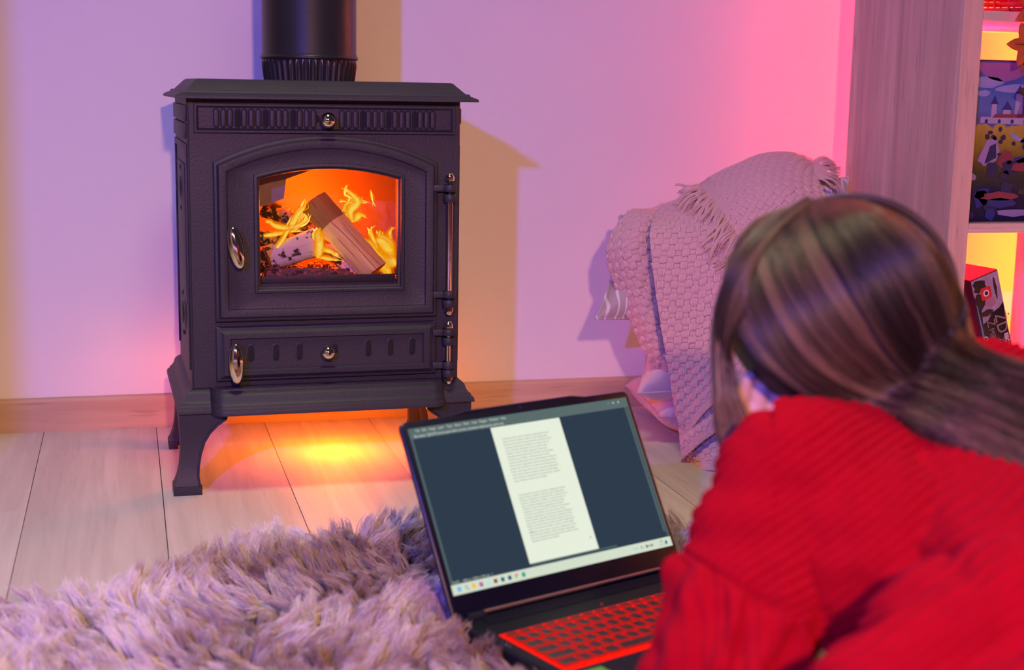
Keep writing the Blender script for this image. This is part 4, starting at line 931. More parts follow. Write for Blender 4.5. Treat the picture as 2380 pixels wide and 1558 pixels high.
def pile(N, box, ln, rad, seed):
    rs = np.random.RandomState(seed); x = rs.uniform(box[0], box[1], N); y = rs.uniform(box[2], box[3], N)
    k = inside(x, y, RO); x, y = x[k], y[k]
    # nothing grows under the laptop
    lx = (x - 0.357) * cos(LY) + (y - 1.55) * sin(LY); ly = -(x - 0.357) * sin(LY) + (y - 1.55) * cos(LY)
    k = ~((lx > 0.004) & (lx < LW - 0.004) & (ly > -0.248) & (ly < 0.006)); x, y = x[k], y[k]
    n = len(x); g = 0.017
    jx = lambda i, j: (np.sin(i * 127.1 + j * 311.7) * 43758.5453) % 1.0
    ci, cj = np.floor(x / g), np.floor(y / g)
    cx = (ci + 0.5 + (jx(ci, cj) - 0.5) * 0.8) * g; cy = (cj + 0.5 + (jx(cj + 7, ci) - 0.5) * 0.8) * g
    ang = vnoise(cx * 5 + 3, cy * 5, 5) * 3.2 + vnoise(cx * 16, cy * 16, 6) * 1.5 + (jx(ci + 3, cj + 9) - 0.5) * 1.7 - 2.2
    lean = 0.62 + 0.22 * vnoise(cx * 12, cy * 12 + 9, 7) + (jx(ci, cj + 5) - 0.5) * 0.35
    L_ = ln * (0.75 + 0.35 * jx(ci + 1, cj + 2) + 0.25 * rs.rand(n))
    # root and tip; tips gather to the lock tip
    d = np.stack([np.cos(ang) * lean, np.sin(ang) * lean, np.sqrt(np.clip(1 - lean ** 2, 0.05, 1)) * 0.95], -1)
    root = np.stack([x, y, np.full(n, 0.008)], -1); ctip = np.stack([cx, cy, np.full(n, 0.008)], -1) + d * L_[:, None]; own = root + d * L_[:, None]
    tip = own * 0.35 + ctip * 0.65 + rs.randn(n, 3) * 0.0028
    tip[:, 2] = np.maximum(tip[:, 2], 0.010)
    tlx = (tip[:, 0] - 0.357) * cos(LY) + (tip[:, 1] - 1.55) * sin(LY); tly = -(tip[:, 0] - 0.357) * sin(LY) + (tip[:, 1] - 1.55) * cos(LY)
    ok = ~((tlx > 0.010) & (tlx < LW - 0.006) & (tly > -0.244) & (tly < 0.02))
    root, d, L_, tip, n, cx, cy, ci, cj = root[ok], d[ok], L_[ok], tip[ok], int(ok.sum()), cx[ok], cy[ok], ci[ok], cj[ok]
    K = 6; t = np.linspace(0, 1, K)[None, :, None]
    mid = root + d * (L_ * 0.45)[:, None] + np.array([0, 0, 0.010]) + rs.randn(n, 3) * 0.0022
    p = root[:, None] * (1 - t) ** 2 + 2 * mid[:, None] * t * (1 - t) + tip[:, None] * t ** 2
    r = rad * (1.15 - 0.85 * t[..., 0] ** 2) * np.ones((n, K)); 
    br = np.clip(0.5 + 1.1 * vnoise(cx * 4.5 + 1, cy * 6 + 2, 8) + 0.45 * vnoise(cx * 15, cy * 15, 9) + (jx(ci + 8, cj) - 0.5) * 0.5, 0, 1)[:, None, None]
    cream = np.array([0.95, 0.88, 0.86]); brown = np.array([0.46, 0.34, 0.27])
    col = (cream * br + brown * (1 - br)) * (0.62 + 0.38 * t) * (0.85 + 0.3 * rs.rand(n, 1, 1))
    col = np.clip(col, 0, 1)
    return p - np.array([0.4, 1.3, 0]), r, col
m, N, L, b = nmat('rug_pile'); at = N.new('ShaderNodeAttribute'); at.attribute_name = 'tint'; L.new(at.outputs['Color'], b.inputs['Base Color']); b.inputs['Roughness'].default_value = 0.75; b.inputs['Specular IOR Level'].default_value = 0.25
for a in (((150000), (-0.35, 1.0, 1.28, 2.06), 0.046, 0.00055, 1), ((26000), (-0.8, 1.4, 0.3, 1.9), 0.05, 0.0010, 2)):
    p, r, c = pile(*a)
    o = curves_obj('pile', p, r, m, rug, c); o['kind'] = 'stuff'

# ------------------------------------------------------------------ the reader lying on the rug
def D3(px, py, d): return at_d(px, py, d)
def capsules(items):
    m = MB()
    for a, ra, b_, rb in items:
        a, b_ = Vector(a), Vector(b_); ax = b_ - a; Ln = ax.length; ax = ax.normalized() if Ln > 1e-6 else Vector((0, 0, 1)); s = ax.orthogonal().normalized(); f = ax.cross(s); rings = []
        for k in range(9): t = -pi / 2 + pi / 2 * k / 8; rings.append([a + ax * (ra * sin(t)) + (s * cos(2 * pi * j / 24) + f * sin(2 * pi * j / 24)) * (ra * max(cos(t), 0.01)) for j in range(24)])
        for k in range(9): t = pi / 2 * k / 8; rings.append([b_ + ax * (rb * sin(t)) + (s * cos(2 * pi * j / 24) + f * sin(2 * pi * j / 24)) * (rb * max(cos(t), 0.01)) for j in range(24)])
        m.loft(rings, True, True, True)
    return m
def remeshed(m, voxel, it, fac=0.5, sub=0):
    o = m.build('tmp', []); r = o.modifiers.new('r', 'REMESH'); r.mode = 'VOXEL'; r.voxel_size = voxel
    s = o.modifiers.new('s', 'SMOOTH'); s.factor = fac; s.iterations = it
    if sub: q = o.modifiers.new('q', 'SUBSURF'); q.levels = sub; q.render_levels = sub
    bpy.context.view_layer.update(); dg = bpy.context.evaluated_depsgraph_get()
    me = bpy.data.meshes.new_from_object(o.evaluated_get(dg)); bpy.data.objects.remove(o, do_unlink=True)
    return me
HC = D3(1950, 712, 1.39)                                   # head centre
FD = Vector((-0.30, 0.86, -0.42)).normalized()             # where the face points: towards the laptop
HUP = (Vector((-0.10, 0.0, 1)) - FD * Vector((-0.10, 0.0, 1)).dot(FD)).normalized(); HS = FD.cross(HUP)   # her right side
def Hp(s, u, f): return HC + HS * s + HUP * u + FD * f
M_skin, N, L, b = nmat('skin'); b.inputs['Base Color'].default_value = (0.74, 0.50, 0.40, 1); b.inputs['Roughness'].default_value = 0.5; b.inputs['Subsurface Weight'].default_value = 0.15; b.inputs['Subsurface Radius'].default_value = (0.01, 0.004, 0.002)
t_, _ = tex(M_skin.node_tree, 'ShaderNodeTexNoise', Scale=40, Detail=3); L.new(mix(M_skin.node_tree, (0.72, 0.47, 0.38), (0.78, 0.54, 0.44), t_.outputs[0]), b.inputs['Base Color'])
ELB = D3(1690, 1880, 1.22); WRI = D3(1734, 1190, 1.392)
ELB.z = max(ELB.z, 0.05)
SHL = D3(1870, 1130, 1.30); SHR = D3(2310, 960, 1.50); NK = D3(2040, 950, 1.40)
ELR = Vector((0.98, 1.33, 0.06)); WRR = Vector((0.80, 1.42, 0.075))
TH = D3(2160, 1210, 1.37); LB = D3(2360, 1420, 1.20); HIP = Vector((0.62, 0.56, 0.15))
KNL, KNR = Vector((0.50, 0.16, 0.07)), Vector((0.70, 0.14, 0.07)); FTL, FTR = Vector((0.46, -0.25, 0.06)), Vector((0.74, -0.26, 0.06))
body = capsules([
    (Hp(0, 0.008, -0.008), 0.077, Hp(0, 0.010, 0.012), 0.076), (Hp(0, -0.035, 0.030), 0.055, Hp(0, -0.075, 0.062), 0.026), (Hp(0, -0.01, 0.03), 0.060, Hp(0, -0.045, 0.045), 0.048),
    (Hp(0, 0.0, 0.085), 0.007, Hp(0, -0.032, 0.106), 0.011), (Hp(-0.012, -0.034, 0.096), 0.007, Hp(0.012, -0.034, 0.096), 0.007), (Hp(-0.016, -0.058, 0.090), 0.0055, Hp(0.016, -0.058, 0.090), 0.0055), (Hp(-0.013, -0.066, 0.087), 0.006, Hp(0.013, -0.066, 0.087), 0.006),
    (Hp(-0.035, 0.018, 0.078), 0.007, Hp(-0.014, 0.020, 0.086), 0.006), (Hp(0.014, 0.020, 0.086), 0.006, Hp(0.035, 0.018, 0.078), 0.007),
    (Hp(-0.081, 0.008, -0.004), 0.010, Hp(-0.080, -0.028, 0.0), 0.007), (Hp(0.081, 0.008, -0.004), 0.010, Hp(0.080, -0.028, 0.0), 0.007),
    (Hp(0, -0.04, -0.03), 0.050, NK, 0.048), (NK, 0.048, TH, 0.075), (SHL, 0.044, TH, 0.075), (SHR, 0.040, TH, 0.075), (TH, 0.080, LB, 0.072), (LB, 0.072, HIP, 0.095),
    (HIP + Vector((-0.07, 0, 0)), 0.095, KNL, 0.060), (HIP + Vector((0.07, 0, 0)), 0.095, KNR, 0.060), (KNL, 0.055, FTL, 0.036), (KNR, 0.055, FTR, 0.036), (FTL, 0.03, FTL + Vector((0, -0.13, -0.02)), 0.024), (FTR, 0.03, FTR + Vector((0, -0.13, -0.02)), 0.024),
    (SHL, 0.044, ELB, 0.034), (ELB, 0.034, WRI, 0.025), (SHR, 0.040, ELR, 0.034), (ELR, 0.034, WRR, 0.025)])
# hands: palm and five fingers with knuckle bends
def hand(m, wrist, fwd, nrm, side, curl=0.25, s=1.0, thumb=1):
    fwd = fwd.normalized(); side = (side - fwd * side.dot(fwd)).normalized(); nrm = fwd.cross(side)
    if nrm.dot(nrm) and False: pass
    def Q(a, b_, c): return wrist + fwd * (a * s) + side * (b_ * s) + nrm * (c * s)
    it = [(wrist, 0.024 * s, Q(0.03, 0, 0), 0.024 * s)]
    for b_ in (-0.026, -0.009, 0.009, 0.026): it.append((Q(0.012, b_ * 0.6, 0), 0.015 * s, Q(0.072, b_, 0), 0.0125 * s))
    for b_, Ln in ((-0.028, 0.060), (-0.0095, 0.076), (0.0095, 0.082), (0.028, 0.072)):
        p = Q(0.074, b_, 0); a = 0.0; rr = 0.0088 * s; ph = [0.46, 0.31, 0.23]
        spread = b_ * 0.20
        for i, k in enumerate(ph):
            a += curl * (0.6 + 0.35 * i); q = p + (fwd * cos(a) + nrm * (-sin(a)) + side * spread).normalized() * (Ln * k * s)
            it.append((p, rr, q, rr * 0.9)); p = q; rr *= 0.9
    p = Q(0.016, 0.024 * thumb, 0.0)
    for (da, db, dc, rr) in ((0.030, 0.022, -0.008, 0.0115), (0.028, 0.010, -0.012, 0.0098), (0.024, 0.002, -0.010, 0.0086)):
        q = p + fwd * (da * s) + side * (db * thumb * s) + nrm * (dc * s); it.append((p, rr * s, q, rr * 0.9 * s)); p = q
    x = capsules(it); m.add(x.v, x.f)
up_l = (D3(1768, 1000, 1.392) - WRI)
hand(body, WRI, up_l, None, CR * 1.0 + CF * 0.25, 0.16, 0.98, 1)
hand(body, WRR, Vector((-0.75, 0.5, -0.05)), None, Vector((0.5, 0.75, 0.1)), 0.30, 0.95, 1)
me = remeshed(body, 0.0034, 5, 0.45); me.name = 'person'; me.materials.clear(); me.materials.append(M_skin); me.polygons.foreach_set('use_smooth', [True] * len(me.polygons))
per = link('person', me); tag(per, 'long-haired person in a red ribbed sweater lying propped on elbows at the laptop', 'person')
# eyes
M_eye = simple('eye_white', (0.85, 0.82, 0.80), 0.25, var=0.02); M_iris = simple('iris', (0.08, 0.05, 0.03), 0.15, var=0.1)
for s_ in (-0.030, 0.030):
    e_ = MB().lathe([(0.0115 * sin(a), 0.0115 * cos(a)) for a in np.linspace(0.02, pi - 0.02, 12)], (0, 0, 0), 'z', 18); c = Hp(s_, 0.004, 0.0735); e_.v = [tuple(Vector(v) + c) for v in e_.v]
    eo = e_.build('eye', M_eye, per, 180)
    i_ = MB().lathe([(0.0052 * sin(a), 0.0052 * cos(a)) for a in np.linspace(0.02, pi - 0.02, 8)], (0, 0, 0), 'z', 14); c2 = c + FD * 0.0085; i_.v = [tuple(Vector(v) + c2) for v in i_.v]; i_.build('iris', M_iris, eo, 180)

# trousers (mostly out of view)
me = remeshed(capsules([(LB * 0.3 + HIP * 0.7, 0.112, HIP, 0.122), (HIP + Vector((-0.07, 0, 0)), 0.108, KNL, 0.070), (HIP + Vector((0.07, 0, 0)), 0.108, KNR, 0.070), (KNL, 0.067, FTL + Vector((0, 0.03, 0)), 0.046), (KNR, 0.067, FTR + Vector((0, 0.03, 0)), 0.046)]), 0.008, 4)
me.materials.clear(); me.materials.append(simple('dark_denim', (0.03, 0.04, 0.07), 0.8)); me.polygons.foreach_set('use_smooth', [True] * len(me.polygons)); link('trousers', me, per)

# sweater: loose drop-shoulder knit with a balloon sleeve
c = D3
sw = capsules([
    (c(1868, 1135, 1.27), 0.078, c(2010, 1130, 1.33), 0.080), (c(2010, 1130, 1.33), 0.083, c(2150, 1205, 1.36), 0.108), (c(2150, 1205, 1.36), 0.108, c(2330, 1340, 1.24), 0.112), (c(2330, 1340, 1.24), 0.112, c(2520, 1540, 1.06), 0.112), (c(2520, 1540, 1.06), 0.112, HIP + Vector((0, 0.05, 0.02)), 0.145),
    (c(1900, 1190, 1.27), 0.085, c(2140, 1390, 1.22), 0.092), (c(2150, 1205, 1.36), 0.10, c(2315, 930, 1.49), 0.062), (c(2040, 985, 1.41), 0.066, c(2060, 1080, 1.38), 0.078), (c(1930, 1060, 1.33), 0.055, c(2040, 1000, 1.40), 0.050),
    (c(1868, 1135, 1.27), 0.076, c(1800, 1240, 1.25), 0.068),
    (c(1800, 1240, 1.25), 0.068, c(1734, 1395, 1.235), 0.069), (c(1734, 1395, 1.235), 0.072, c(1700, 1570, 1.215), 0.078), (c(1700, 1570, 1.215), 0.078, ELB + Vector((0, 0, 0.03)), 0.068), (ELB + Vector((0, 0, 0.03)), 0.066, ELB * 0.35 + WRI * 0.65, 0.044),
    (c(2315, 930, 1.49), 0.064, ELR + Vector((0, 0, 0.02)), 0.066), (ELR + Vector((0, 0, 0.02)), 0.064, ELR * 0.30 + WRR * 0.70, 0.046),
    (c(2060, 1650, 1.00), 0.050, c(2500, 1385, 1.02), 0.052), (c(2280, 1740, 0.93), 0.050, c(2560, 1590, 0.93), 0.05), (c(2260, 1560, 1.06), 0.085, c(2540, 1500, 1.02), 0.09), (c(2200, 1560, 1.10), 0.06, c(2140, 1390, 1.20), 0.06)])
me = remeshed(sw, 0.0034, 10, 0.5, 1); me.name = 'sweater'
n = len(me.vertices); co = np.empty(n * 3); me.vertices.foreach_get('co', co); co = co.reshape(-1, 3); no = np.empty(n * 3); me.vertices.foreach_get('normal', no); no = no.reshape(-1, 3)
cr, cu, cf = np.array(CR), np.array(CU), np.array(CF); rel = co - np.array(CAM); zz = rel @ cf; qx = 1190 + FPX * (rel @ cr) / zz; qy = 779 - FPX * (rel @ cu) / zz
ang = radians(36); ld = -sin(ang) * cr + cos(ang) * cu
# body ribs fan slightly; sleeve ribs run across the arm; pleats fall from the dropped seam
ph_b = (co @ (ld + 0.25 * cf)) / 0.0084 + 0.5 * vnoise(co[:, 0] * 9, co[:, 1] * 9, 3)
axis = np.array((ELB - SHL).normalized()); seam = ((qx - 1585) * 0.42 - (qy - 1292) * -1.0) ; seam = (qy - 1290) - 0.62 * (qx - 1600)
slv = 1 / (1 + np.exp(-np.clip(seam / 12, -30, 30))) * (qx < 1905) * (zz < 1.42)
ph_s = (co @ (cr * 0.80 + cu * -0.25 + cf * 0.35)) / 0.0062
rib = np.where(slv > 0.5, 0.5 * np.sin(ph_s * 2 * pi), 2 * np.abs(np.sin(ph_b * pi)) ** 0.6 - 1.4)
nf = np.abs(slv)
dist = np.clip(seam / 90, 0, 1)
pleat = np.sin((qx + 0.28 * (qy - 1300)) / 17.0 + 1.6 * vnoise(qx / 70, qy / 160, 4)) * nf * np.clip(seam / 25, 0, 1) * np.clip(1.4 - seam / 420, 0.25, 1)
seamr = np.exp(-(seam / 9) ** 2) * (qx < 1905) * (zz < 1.42)
fold = 0.014 * vnoise(co @ ld * 14 + 2, co @ (cos(ang) * cr + sin(ang) * cu) * 3.0, 8) * (qx > 1800)
d = 0.0028 * rib + 0.0062 * pleat - 0.004 * seamr + fold + 0.0035 * vnoise(qx / 60, qy / 60, 12)
co = co + no * d[:, None]; me.vertices.foreach_set('co', co.reshape(-1)); me.update()
m, N, L, b = nmat('red_rib_knit'); nt = m.node_tree
t_, _ = tex(nt, 'ShaderNodeTexNoise', Scale=60, Detail=4); L.new(mix(nt, (0.36, 0.002, 0.011), (0.50, 0.003, 0.016), t_.outputs[0]), b.inputs['Base Color']); b.inputs['Roughness'].default_value = 0.95; b.inputs['Specular IOR Level'].default_value = 0.08
b.inputs['Sheen Weight'].default_value = 0.35; b.inputs['Sheen Tint'].default_value = (1, 0.02, 0.07, 1)
f_, _ = tex(nt, 'ShaderNodeTexNoise', Scale=700, Detail=3); bump(nt, b, f_.outputs[0], 0.6, 0.0015)
me.materials.clear(); me.materials.append(m); me.polygons.foreach_set('use_smooth', [True] * len(me.polygons)); swo = link('sweater', me, per)

# hair: cap plus strands
RX, RY, RB = 0.1195, 0.1085, 0.115
capm = MB(); ctr = D3(1948, 722, 1.39)
def cap_r(x, y): return 1.0
rings = []
for i in range(25):
    t = pi * i / 24; ring = []
    for k in range(40):
        a = 2 * pi * k / 40; q = Vector((sin(t) * cos(a), sin(t) * sin(a), cos(t)))
        p = ctr + CR * (q.x * RX * 0.92) + CU * (q.y * RY * 0.92) + CF * (q.z * RB * 0.90); ring.append(p)
    rings.append(ring)
# leave the face open: push cap vertices near the face back to the skull
for ring in rings:
    for k, p in enumerate(ring):
        dface = (p - Hp(0, -0.03, 0.10)).length
        if dface < 0.085: ring[k] = p - FD * (0.085 - dface) * 1.25
M_hair, N, L, b = nmat('brown_hair'); at = N.new('ShaderNodeAttribute'); at.attribute_name = 'tint'; L.new(at.outputs['Color'], b.inputs['Base Color']); b.inputs['Roughness'].default_value = 0.42; b.inputs['Specular IOR Level'].default_value = 0.7
M_cap = simple('hair_underlayer', (0.030, 0.017, 0.012), 0.6, var=0.3, vscale=90, bmp=0.6, bscale=400, bdist=0.001)
capm.loft(rings, True, True, True); hr = capm.build('hair', M_cap, per, 180)
G = [[(1878, 458), (1770, 525), (1700, 625), (1664, 750), (1664, 900), (1672, 1000), (1700, 1068)],
     [(1884, 466), (1790, 540), (1715, 650), (1680, 780), (1682, 900), (1700, 980), (1690, 1045)],
     [(1692, 602), (1688, 690), (1730, 775), (1808, 850), (1920, 905), (2060, 945), (2220, 1010), (2440, 1140)],
     [(1730, 553), (1745, 650), (1790, 752), (1862, 840), (1970, 898), (2110, 935), (2260, 985), (2440, 1085)],
     [(1775, 514), (1812, 612), (1862, 706), (1930, 796), (2020, 866), (2130, 906), (2280, 955), (2440, 1030)],
     [(1832, 484), (1882, 584), (1942, 686), (2012, 778), (2092, 848), (2190, 892), (2300, 930), (2440, 985)],
     [(1892, 467), (1962, 556), (2032, 656), (2092, 748), (2152, 818), (2232, 868), (2330, 905), (2440, 945)],
     [(1950, 462), (2042, 530), (2122, 630), (2177, 730), (2217, 808), (2267, 853), (2340, 885), (2440, 915)],
     [(2012, 468), (2110, 520), (2190, 615), (2236, 725), (2247, 813), (2287, 848), (2350, 868), (2440, 885)]]
K = 22
G = [g if g[-1][0] < 2400 else g + [(2600, g[-1][1] + (g[-1][1] - g[-2][1]) * 1.25)] for g in G]
Gd = np.stack([catmull(np.array([(x, y, 0) for x, y in g], float), K)[:, :2] for g in G])      # (9,K,2)
NH = 15000; rs = np.random.RandomState(21)
lockc = np.where(rs.rand(420) < 0.5, rs.rand(420), 0.15 + 0.85 * rs.rand(420)); lid_ = rs.randint(0, 420, NH); s = np.clip(lockc[lid_] + rs.randn(NH) * 0.012, 0, 0.9999) * (len(G) - 1); s[s < 0] = 0
i0 = np.minimum(s.astype(int), len(G) - 2); f_ = (s - i0)
# do not blend between hanging locks (0,1) and swept back locks (2..)
t = np.linspace(0, 1, K)
fs_ = np.where(i0 == 1, (f_ > 0.5) * 1.0 - np.sign(f_ - 0.5) * 0.06 * rs.rand(NH), f_); kb = np.clip((t - 0.28) / 0.22, 0, 1)[None, :]
fe = (f_[:, None] * (1 - kb) + fs_[:, None] * kb)[..., None]
XY = Gd[i0] * (1 - fe) + Gd[i0 + 1] * fe
hang = ((i0 == 0) | ((i0 == 1) & (f_ < 0.5))); na = np.where(hang, 0.35, 1.0)[:, None]
lr = rs.randn(420, 2) ; wv = rs.rand(420) * 6.28
XY[..., 0] += na * (lr[lid_, 0][:, None] * 11 * np.sin(pi * np.clip(t * 1.0, 0, 1) * 0.9)) + rs.randn(NH, 1) * 3.0 * (0.4 + t) + na * 9 * np.sin(t * 6 + wv[lid_][:, None]) * t
XY[..., 1] += na * (lr[lid_, 1][:, None] * 13 * np.sin(pi * t * 0.9)) + rs.randn(NH, 1) * 3.0 * (0.4 + t) + 5 * np.cos(t * 7 + wv[lid_][:, None]) * t
fly = rs.rand(NH) < 0.03
XY += fly[:, None, None] * (rs.randn(NH, 1, 2) * 16) * t[None, :, None]
ex = (XY[..., 0] - 1948) / (RX * FPX / 1.39); ey = (XY[..., 1] - 722) / (RY * FPX / 1.39); q = ex ** 2 + ey ** 2
Zs = 1.39 - RB * np.sqrt(np.clip(1 - np.minimum(q, 1) * 0.985, 0.0, 1)) - (0.0055 * (lr[lid_, 1][:, None] * 0.8 + 1.2)) * np.sin(pi * t) ** 0.7
tailZ = np.where(i0[:, None] < 2, 1.345 + 0 * XY[..., 0], np.interp(XY[..., 0], [1750, 1900, 2050, 2200, 2330, 2440], [1.34, 1.295, 1.265, 1.24, 1.205, 1.165]))
kt = 1 / (1 + np.exp(-(q - 0.75) / 0.13)); kt = kt * (lambda z: z * z * (3 - 2 * z))(np.clip((t - 0.34) / 0.38, 0, 1))[None]
Z = Zs * (1 - kt) + np.minimum(Zs, tailZ) * kt + rs.rand(NH, 1) * 0.010 * t
pos = np.array(CAM) + (cf + cr * ((XY[..., 0:1] - 1190) / FPX) - cu * ((XY[..., 1:2] - 779) / FPX)) * Z[..., None]
rad = np.full((NH, K), 0.00036) * (1 - 0.55 * t ** 3); rad[:, -1] *= 0.3
cutl = np.clip(0.80 + 0.22 * rs.rand(NH), 0, 1)[:, None]; tq = t[None] * np.where(hang[:, None], 1.0, cutl)
idx = tq * (K - 1); ii = np.minimum(idx.astype(int), K - 2); ff = (idx - ii)[..., None]; rr_ = np.arange(NH)[:, None]
pos = pos[rr_, ii] * (1 - ff) + pos[rr_, ii + 1] * ff
base = np.array([0.022, 0.012, 0.008]); hi = np.array([0.27, 0.165, 0.088]); kk = np.clip(rs.rand(420)[lid_] ** 1.8 * 1.1 + rs.rand(NH) * 0.35 - 0.15 - np.clip((s / 8 - 0.42) * 1.3, 0, 0.6), 0, 1.1)[:, None, None]
col = base * (1 - kk) + hi * kk * (0.6 + 0.5 * t[None, :, None])
curves_obj('strands', pos, rad, M_hair, hr, col)['kind'] = 'stuff'

# strands over the far side of the head, away from the face
NB = 9000; rs = np.random.RandomState(33); lk = rs.randint(0, 200, NB); la = rs.rand(200) * 2 * pi; lj = rs.randn(200)
az = la[lk] + rs.randn(NB) * 0.05; face = np.abs((az + pi) % (2 * pi) - pi) < 0.95
th0 = 0.05 + 0.25 * rs.rand(NB); th1 = np.where(face, 0.85, 2.15 + 0.12 * rs.randn(NB)); tt = np.linspace(0, 1, 14)[None]
th = th0[:, None] + (th1 - th0)[:, None] * tt; az_ = az[:, None] + 0.22 * np.sin(tt * 3 + lk[:, None]) * tt
R_ = 0.1085 + 0.004 * np.sin(pi * tt) * (1 + 0.5 * lj[lk][:, None]) + rs.rand(NB, 1) * 0.003
fd, hs, hu = np.array(FD), np.array(HS), np.array(HUP)
p_ = np.array(ctr) + R_[..., None] * ((np.sin(th) * np.cos(az_))[..., None] * fd + (np.sin(th) * np.sin(az_))[..., None] * hs + np.cos(th)[..., None] * hu)
far = ((p_ - np.array(ctr)) @ cf).min(1) > -0.022; rl = p_ - np.array(CAM); zr = rl @ cf; fx = 1190 + FPX * (rl @ cr) / zr; fy = 779 - FPX * (rl @ cu) / zr; far &= ~((fx > 1690) & (fx < 1880) & (fy > 835)).any(1); p_ = p_[far]
kb_ = (rs.rand(200)[lk[far]] * 0.7)[:, None, None]; colb = np.array([0.022, 0.012, 0.008]) * (1 - kb_) + np.array([0.22, 0.13, 0.07]) * kb_ + np.zeros((len(p_), 14, 1))
curves_obj('strands', p_, np.full((len(p_), 14), 0.00045), M_hair, hr, colb)['kind'] = 'stuff'

# ------------------------------------------------------------------ things on the bookcase
M_card = simple('box_card_dark', (0.010, 0.011, 0.020), 0.35, var=0.1)
def paint(name, c, r=0.4): return simple(name, c, r, var=0.15, vscale=40)
def flat(pts, y, mat, parent, name, th=0.0004):
    return MB().prism(pts, y - th, y).build(name, mat, parent)
# large square game box showing a landscape: blue sky, pale towers on a ridge, dark rocks in front
bx = empty('board_game_box', (1.4385, 2.262, 0.4385), 0, 'square board game box with a painted castle landscape standing in the middle compartment', 'box', None)
MB().box(0, 0.300, 0, 0.072, 0, 0.285, 0.0012).build('box_body', M_card, bx, 30)
z0, z1, xl, xr = 0.002, 0.283, 0.0085, 0.298
Y_ = -0.0002
m, N, L, b = nmat('painted_landscape'); nt = m.node_tree
tc = N.new('ShaderNodeTexCoord'); sp_ = N.new('ShaderNodeSeparateXYZ'); L.new(tc.outputs['Object'], sp_.inputs[0])
nz, _ = tex(nt, 'ShaderNodeTexNoise', Scale=28, Detail=5); nn = N.new('ShaderNodeMath'); nn.operation = 'MULTIPLY_ADD'; L.new(nz.outputs[0], nn.inputs[0]); nn.inputs[1].default_value = 0.06
L.new(sp_.outputs[2], nn.inputs[2]); nq = N.new('ShaderNodeMapRange'); nq.inputs['From Min'].default_value = 0.03; nq.inputs['From Max'].default_value = 0.315; L.new(nn.outputs[0], nq.inputs[0])
L.new(ramp(nt, nq.outputs[0], [(0.0, (0.012, 0.010, 0.05)), (0.18, (0.02, 0.022, 0.05)), (0.34, (0.06, 0.065, 0.02)), (0.50, (0.30, 0.24, 0.03)), (0.585, (0.42, 0.33, 0.06)), (0.60, (0.10, 0.11, 0.30)), (0.72, (0.10, 0.17, 0.45)), (0.86, (0.05, 0.13, 0.42)), (1.0, (0.035, 0.09, 0.34))]), b.inputs['Base Color'])
b.inputs['Roughness'].default_value = 0.3
pic = flat([(xl, z0), (xr, z0), (xr, z1), (xl, z1)], Y_, m, bx, 'cover_picture'); pic['label'] = 'painted landscape with castle'
P_wall, P_roof, P_red, P_rock, P_rock2, P_cloud, P_teal, P_dusk, P_moon = paint('pale_towers', (0.36, 0.34, 0.50)), paint('slate_roofs', (0.03, 0.04, 0.20)), paint('dull_red', (0.22, 0.05, 0.07)), paint('lilac_rock', (0.30, 0.24, 0.45)), paint('dark_rock', (0.03, 0.03, 0.09)), paint('cloud', (0.24, 0.30, 0.60)), paint('teal_shape', (0.03, 0.16, 0.24)), paint('dusk_olive', (0.06, 0.05, 0.03)), paint('rosy_moon', (0.24, 0.13, 0.34))
def F(pts, mat, name, lay=1): return flat([(xl + x * 0.29, z0 + z * 0.281) for x, z in pts], Y_ - 0.0004 * lay, mat, pic, name)
def blob(cx, cz, rx, rz, seed, n=14, jag=0.35):
    r = random.Random(seed); return [(cx + rx * cos(2 * pi * k / n) * (1 + jag * (r.random() - .5)), cz + rz * sin(2 * pi * k / n) * (1 + jag * (r.random() - .5))) for k in range(n)]
F([(0.0, 0.99), (0.36, 0.99)] + [(0.18 + 0.18 * cos(a), 0.99 - 0.115 * sin(a)) for a in np.linspace(0.15, pi - 0.15, 10)], P_moon, 'moon')
for i, (cx, cz, rx, rz) in enumerate([(0.08, 0.87, 0.10, 0.035), (0.05, 0.80, 0.05, 0.02), (0.30, 0.83, 0.16, 0.03), (0.62, 0.90, 0.2, 0.04)]): F(blob(cx, cz, rx, rz, i), P_cloud, 'cloud')
for cx, w_, zb, zt in ((0.30, 0.028, 0.64, 0.80), (0.13, 0.020, 0.64, 0.735), (0.42, 0.07, 0.66, 0.745), (0.52, 0.02, 0.66, 0.78), (0.22, 0.03, 0.63, 0.70)):
    F([(cx - w_, zb), (cx + w_, zb), (cx + w_ * 0.8, zt), (cx - w_ * 0.8, zt)], P_wall, 'tower', 2)
    F([(cx - w_ * 1.3, zt), (cx + w_ * 1.3, zt), (cx + w_ * 0.5, zt + 0.03), (cx, zt + 0.055), (cx - w_ * 0.5, zt + 0.03)], P_roof, 'roof', 3)
F([(0.04, 0.615), (0.75, 0.600), (0.75, 0.66), (0.04, 0.655)], P_wall, 'castle_wall', 3); F([(0.12, 0.65), (0.60, 0.65), (0.58, 0.675), (0.14, 0.672)], P_red, 'castle_roof', 4)
for k in range(7): F([(0.07 + k * 0.09, 0.615), (0.09 + k * 0.09, 0.615), (0.09 + k * 0.09, 0.635), (0.08 + k * 0.09, 0.642), (0.07 + k * 0.09, 0.635)], P_roof, 'arch', 4)
for i in range(22):
    r = random.Random(i); cx, cz = r.uniform(0.02, 0.75), r.uniform(0.40, 0.585); F(blob(cx, cz, 0.012 + 0.01 * r.random(), 0.010 + 0.01 * r.random(), i, 8), P_rock2, 'shrub')
F([(0.25, 0.56), (0.30, 0.545), (0.33, 0.52), (0.42, 0.50), (0.47, 0.455), (0.44, 0.455), (0.40, 0.49), (0.31, 0.505), (0.27, 0.53)], P_cloud, 'path')
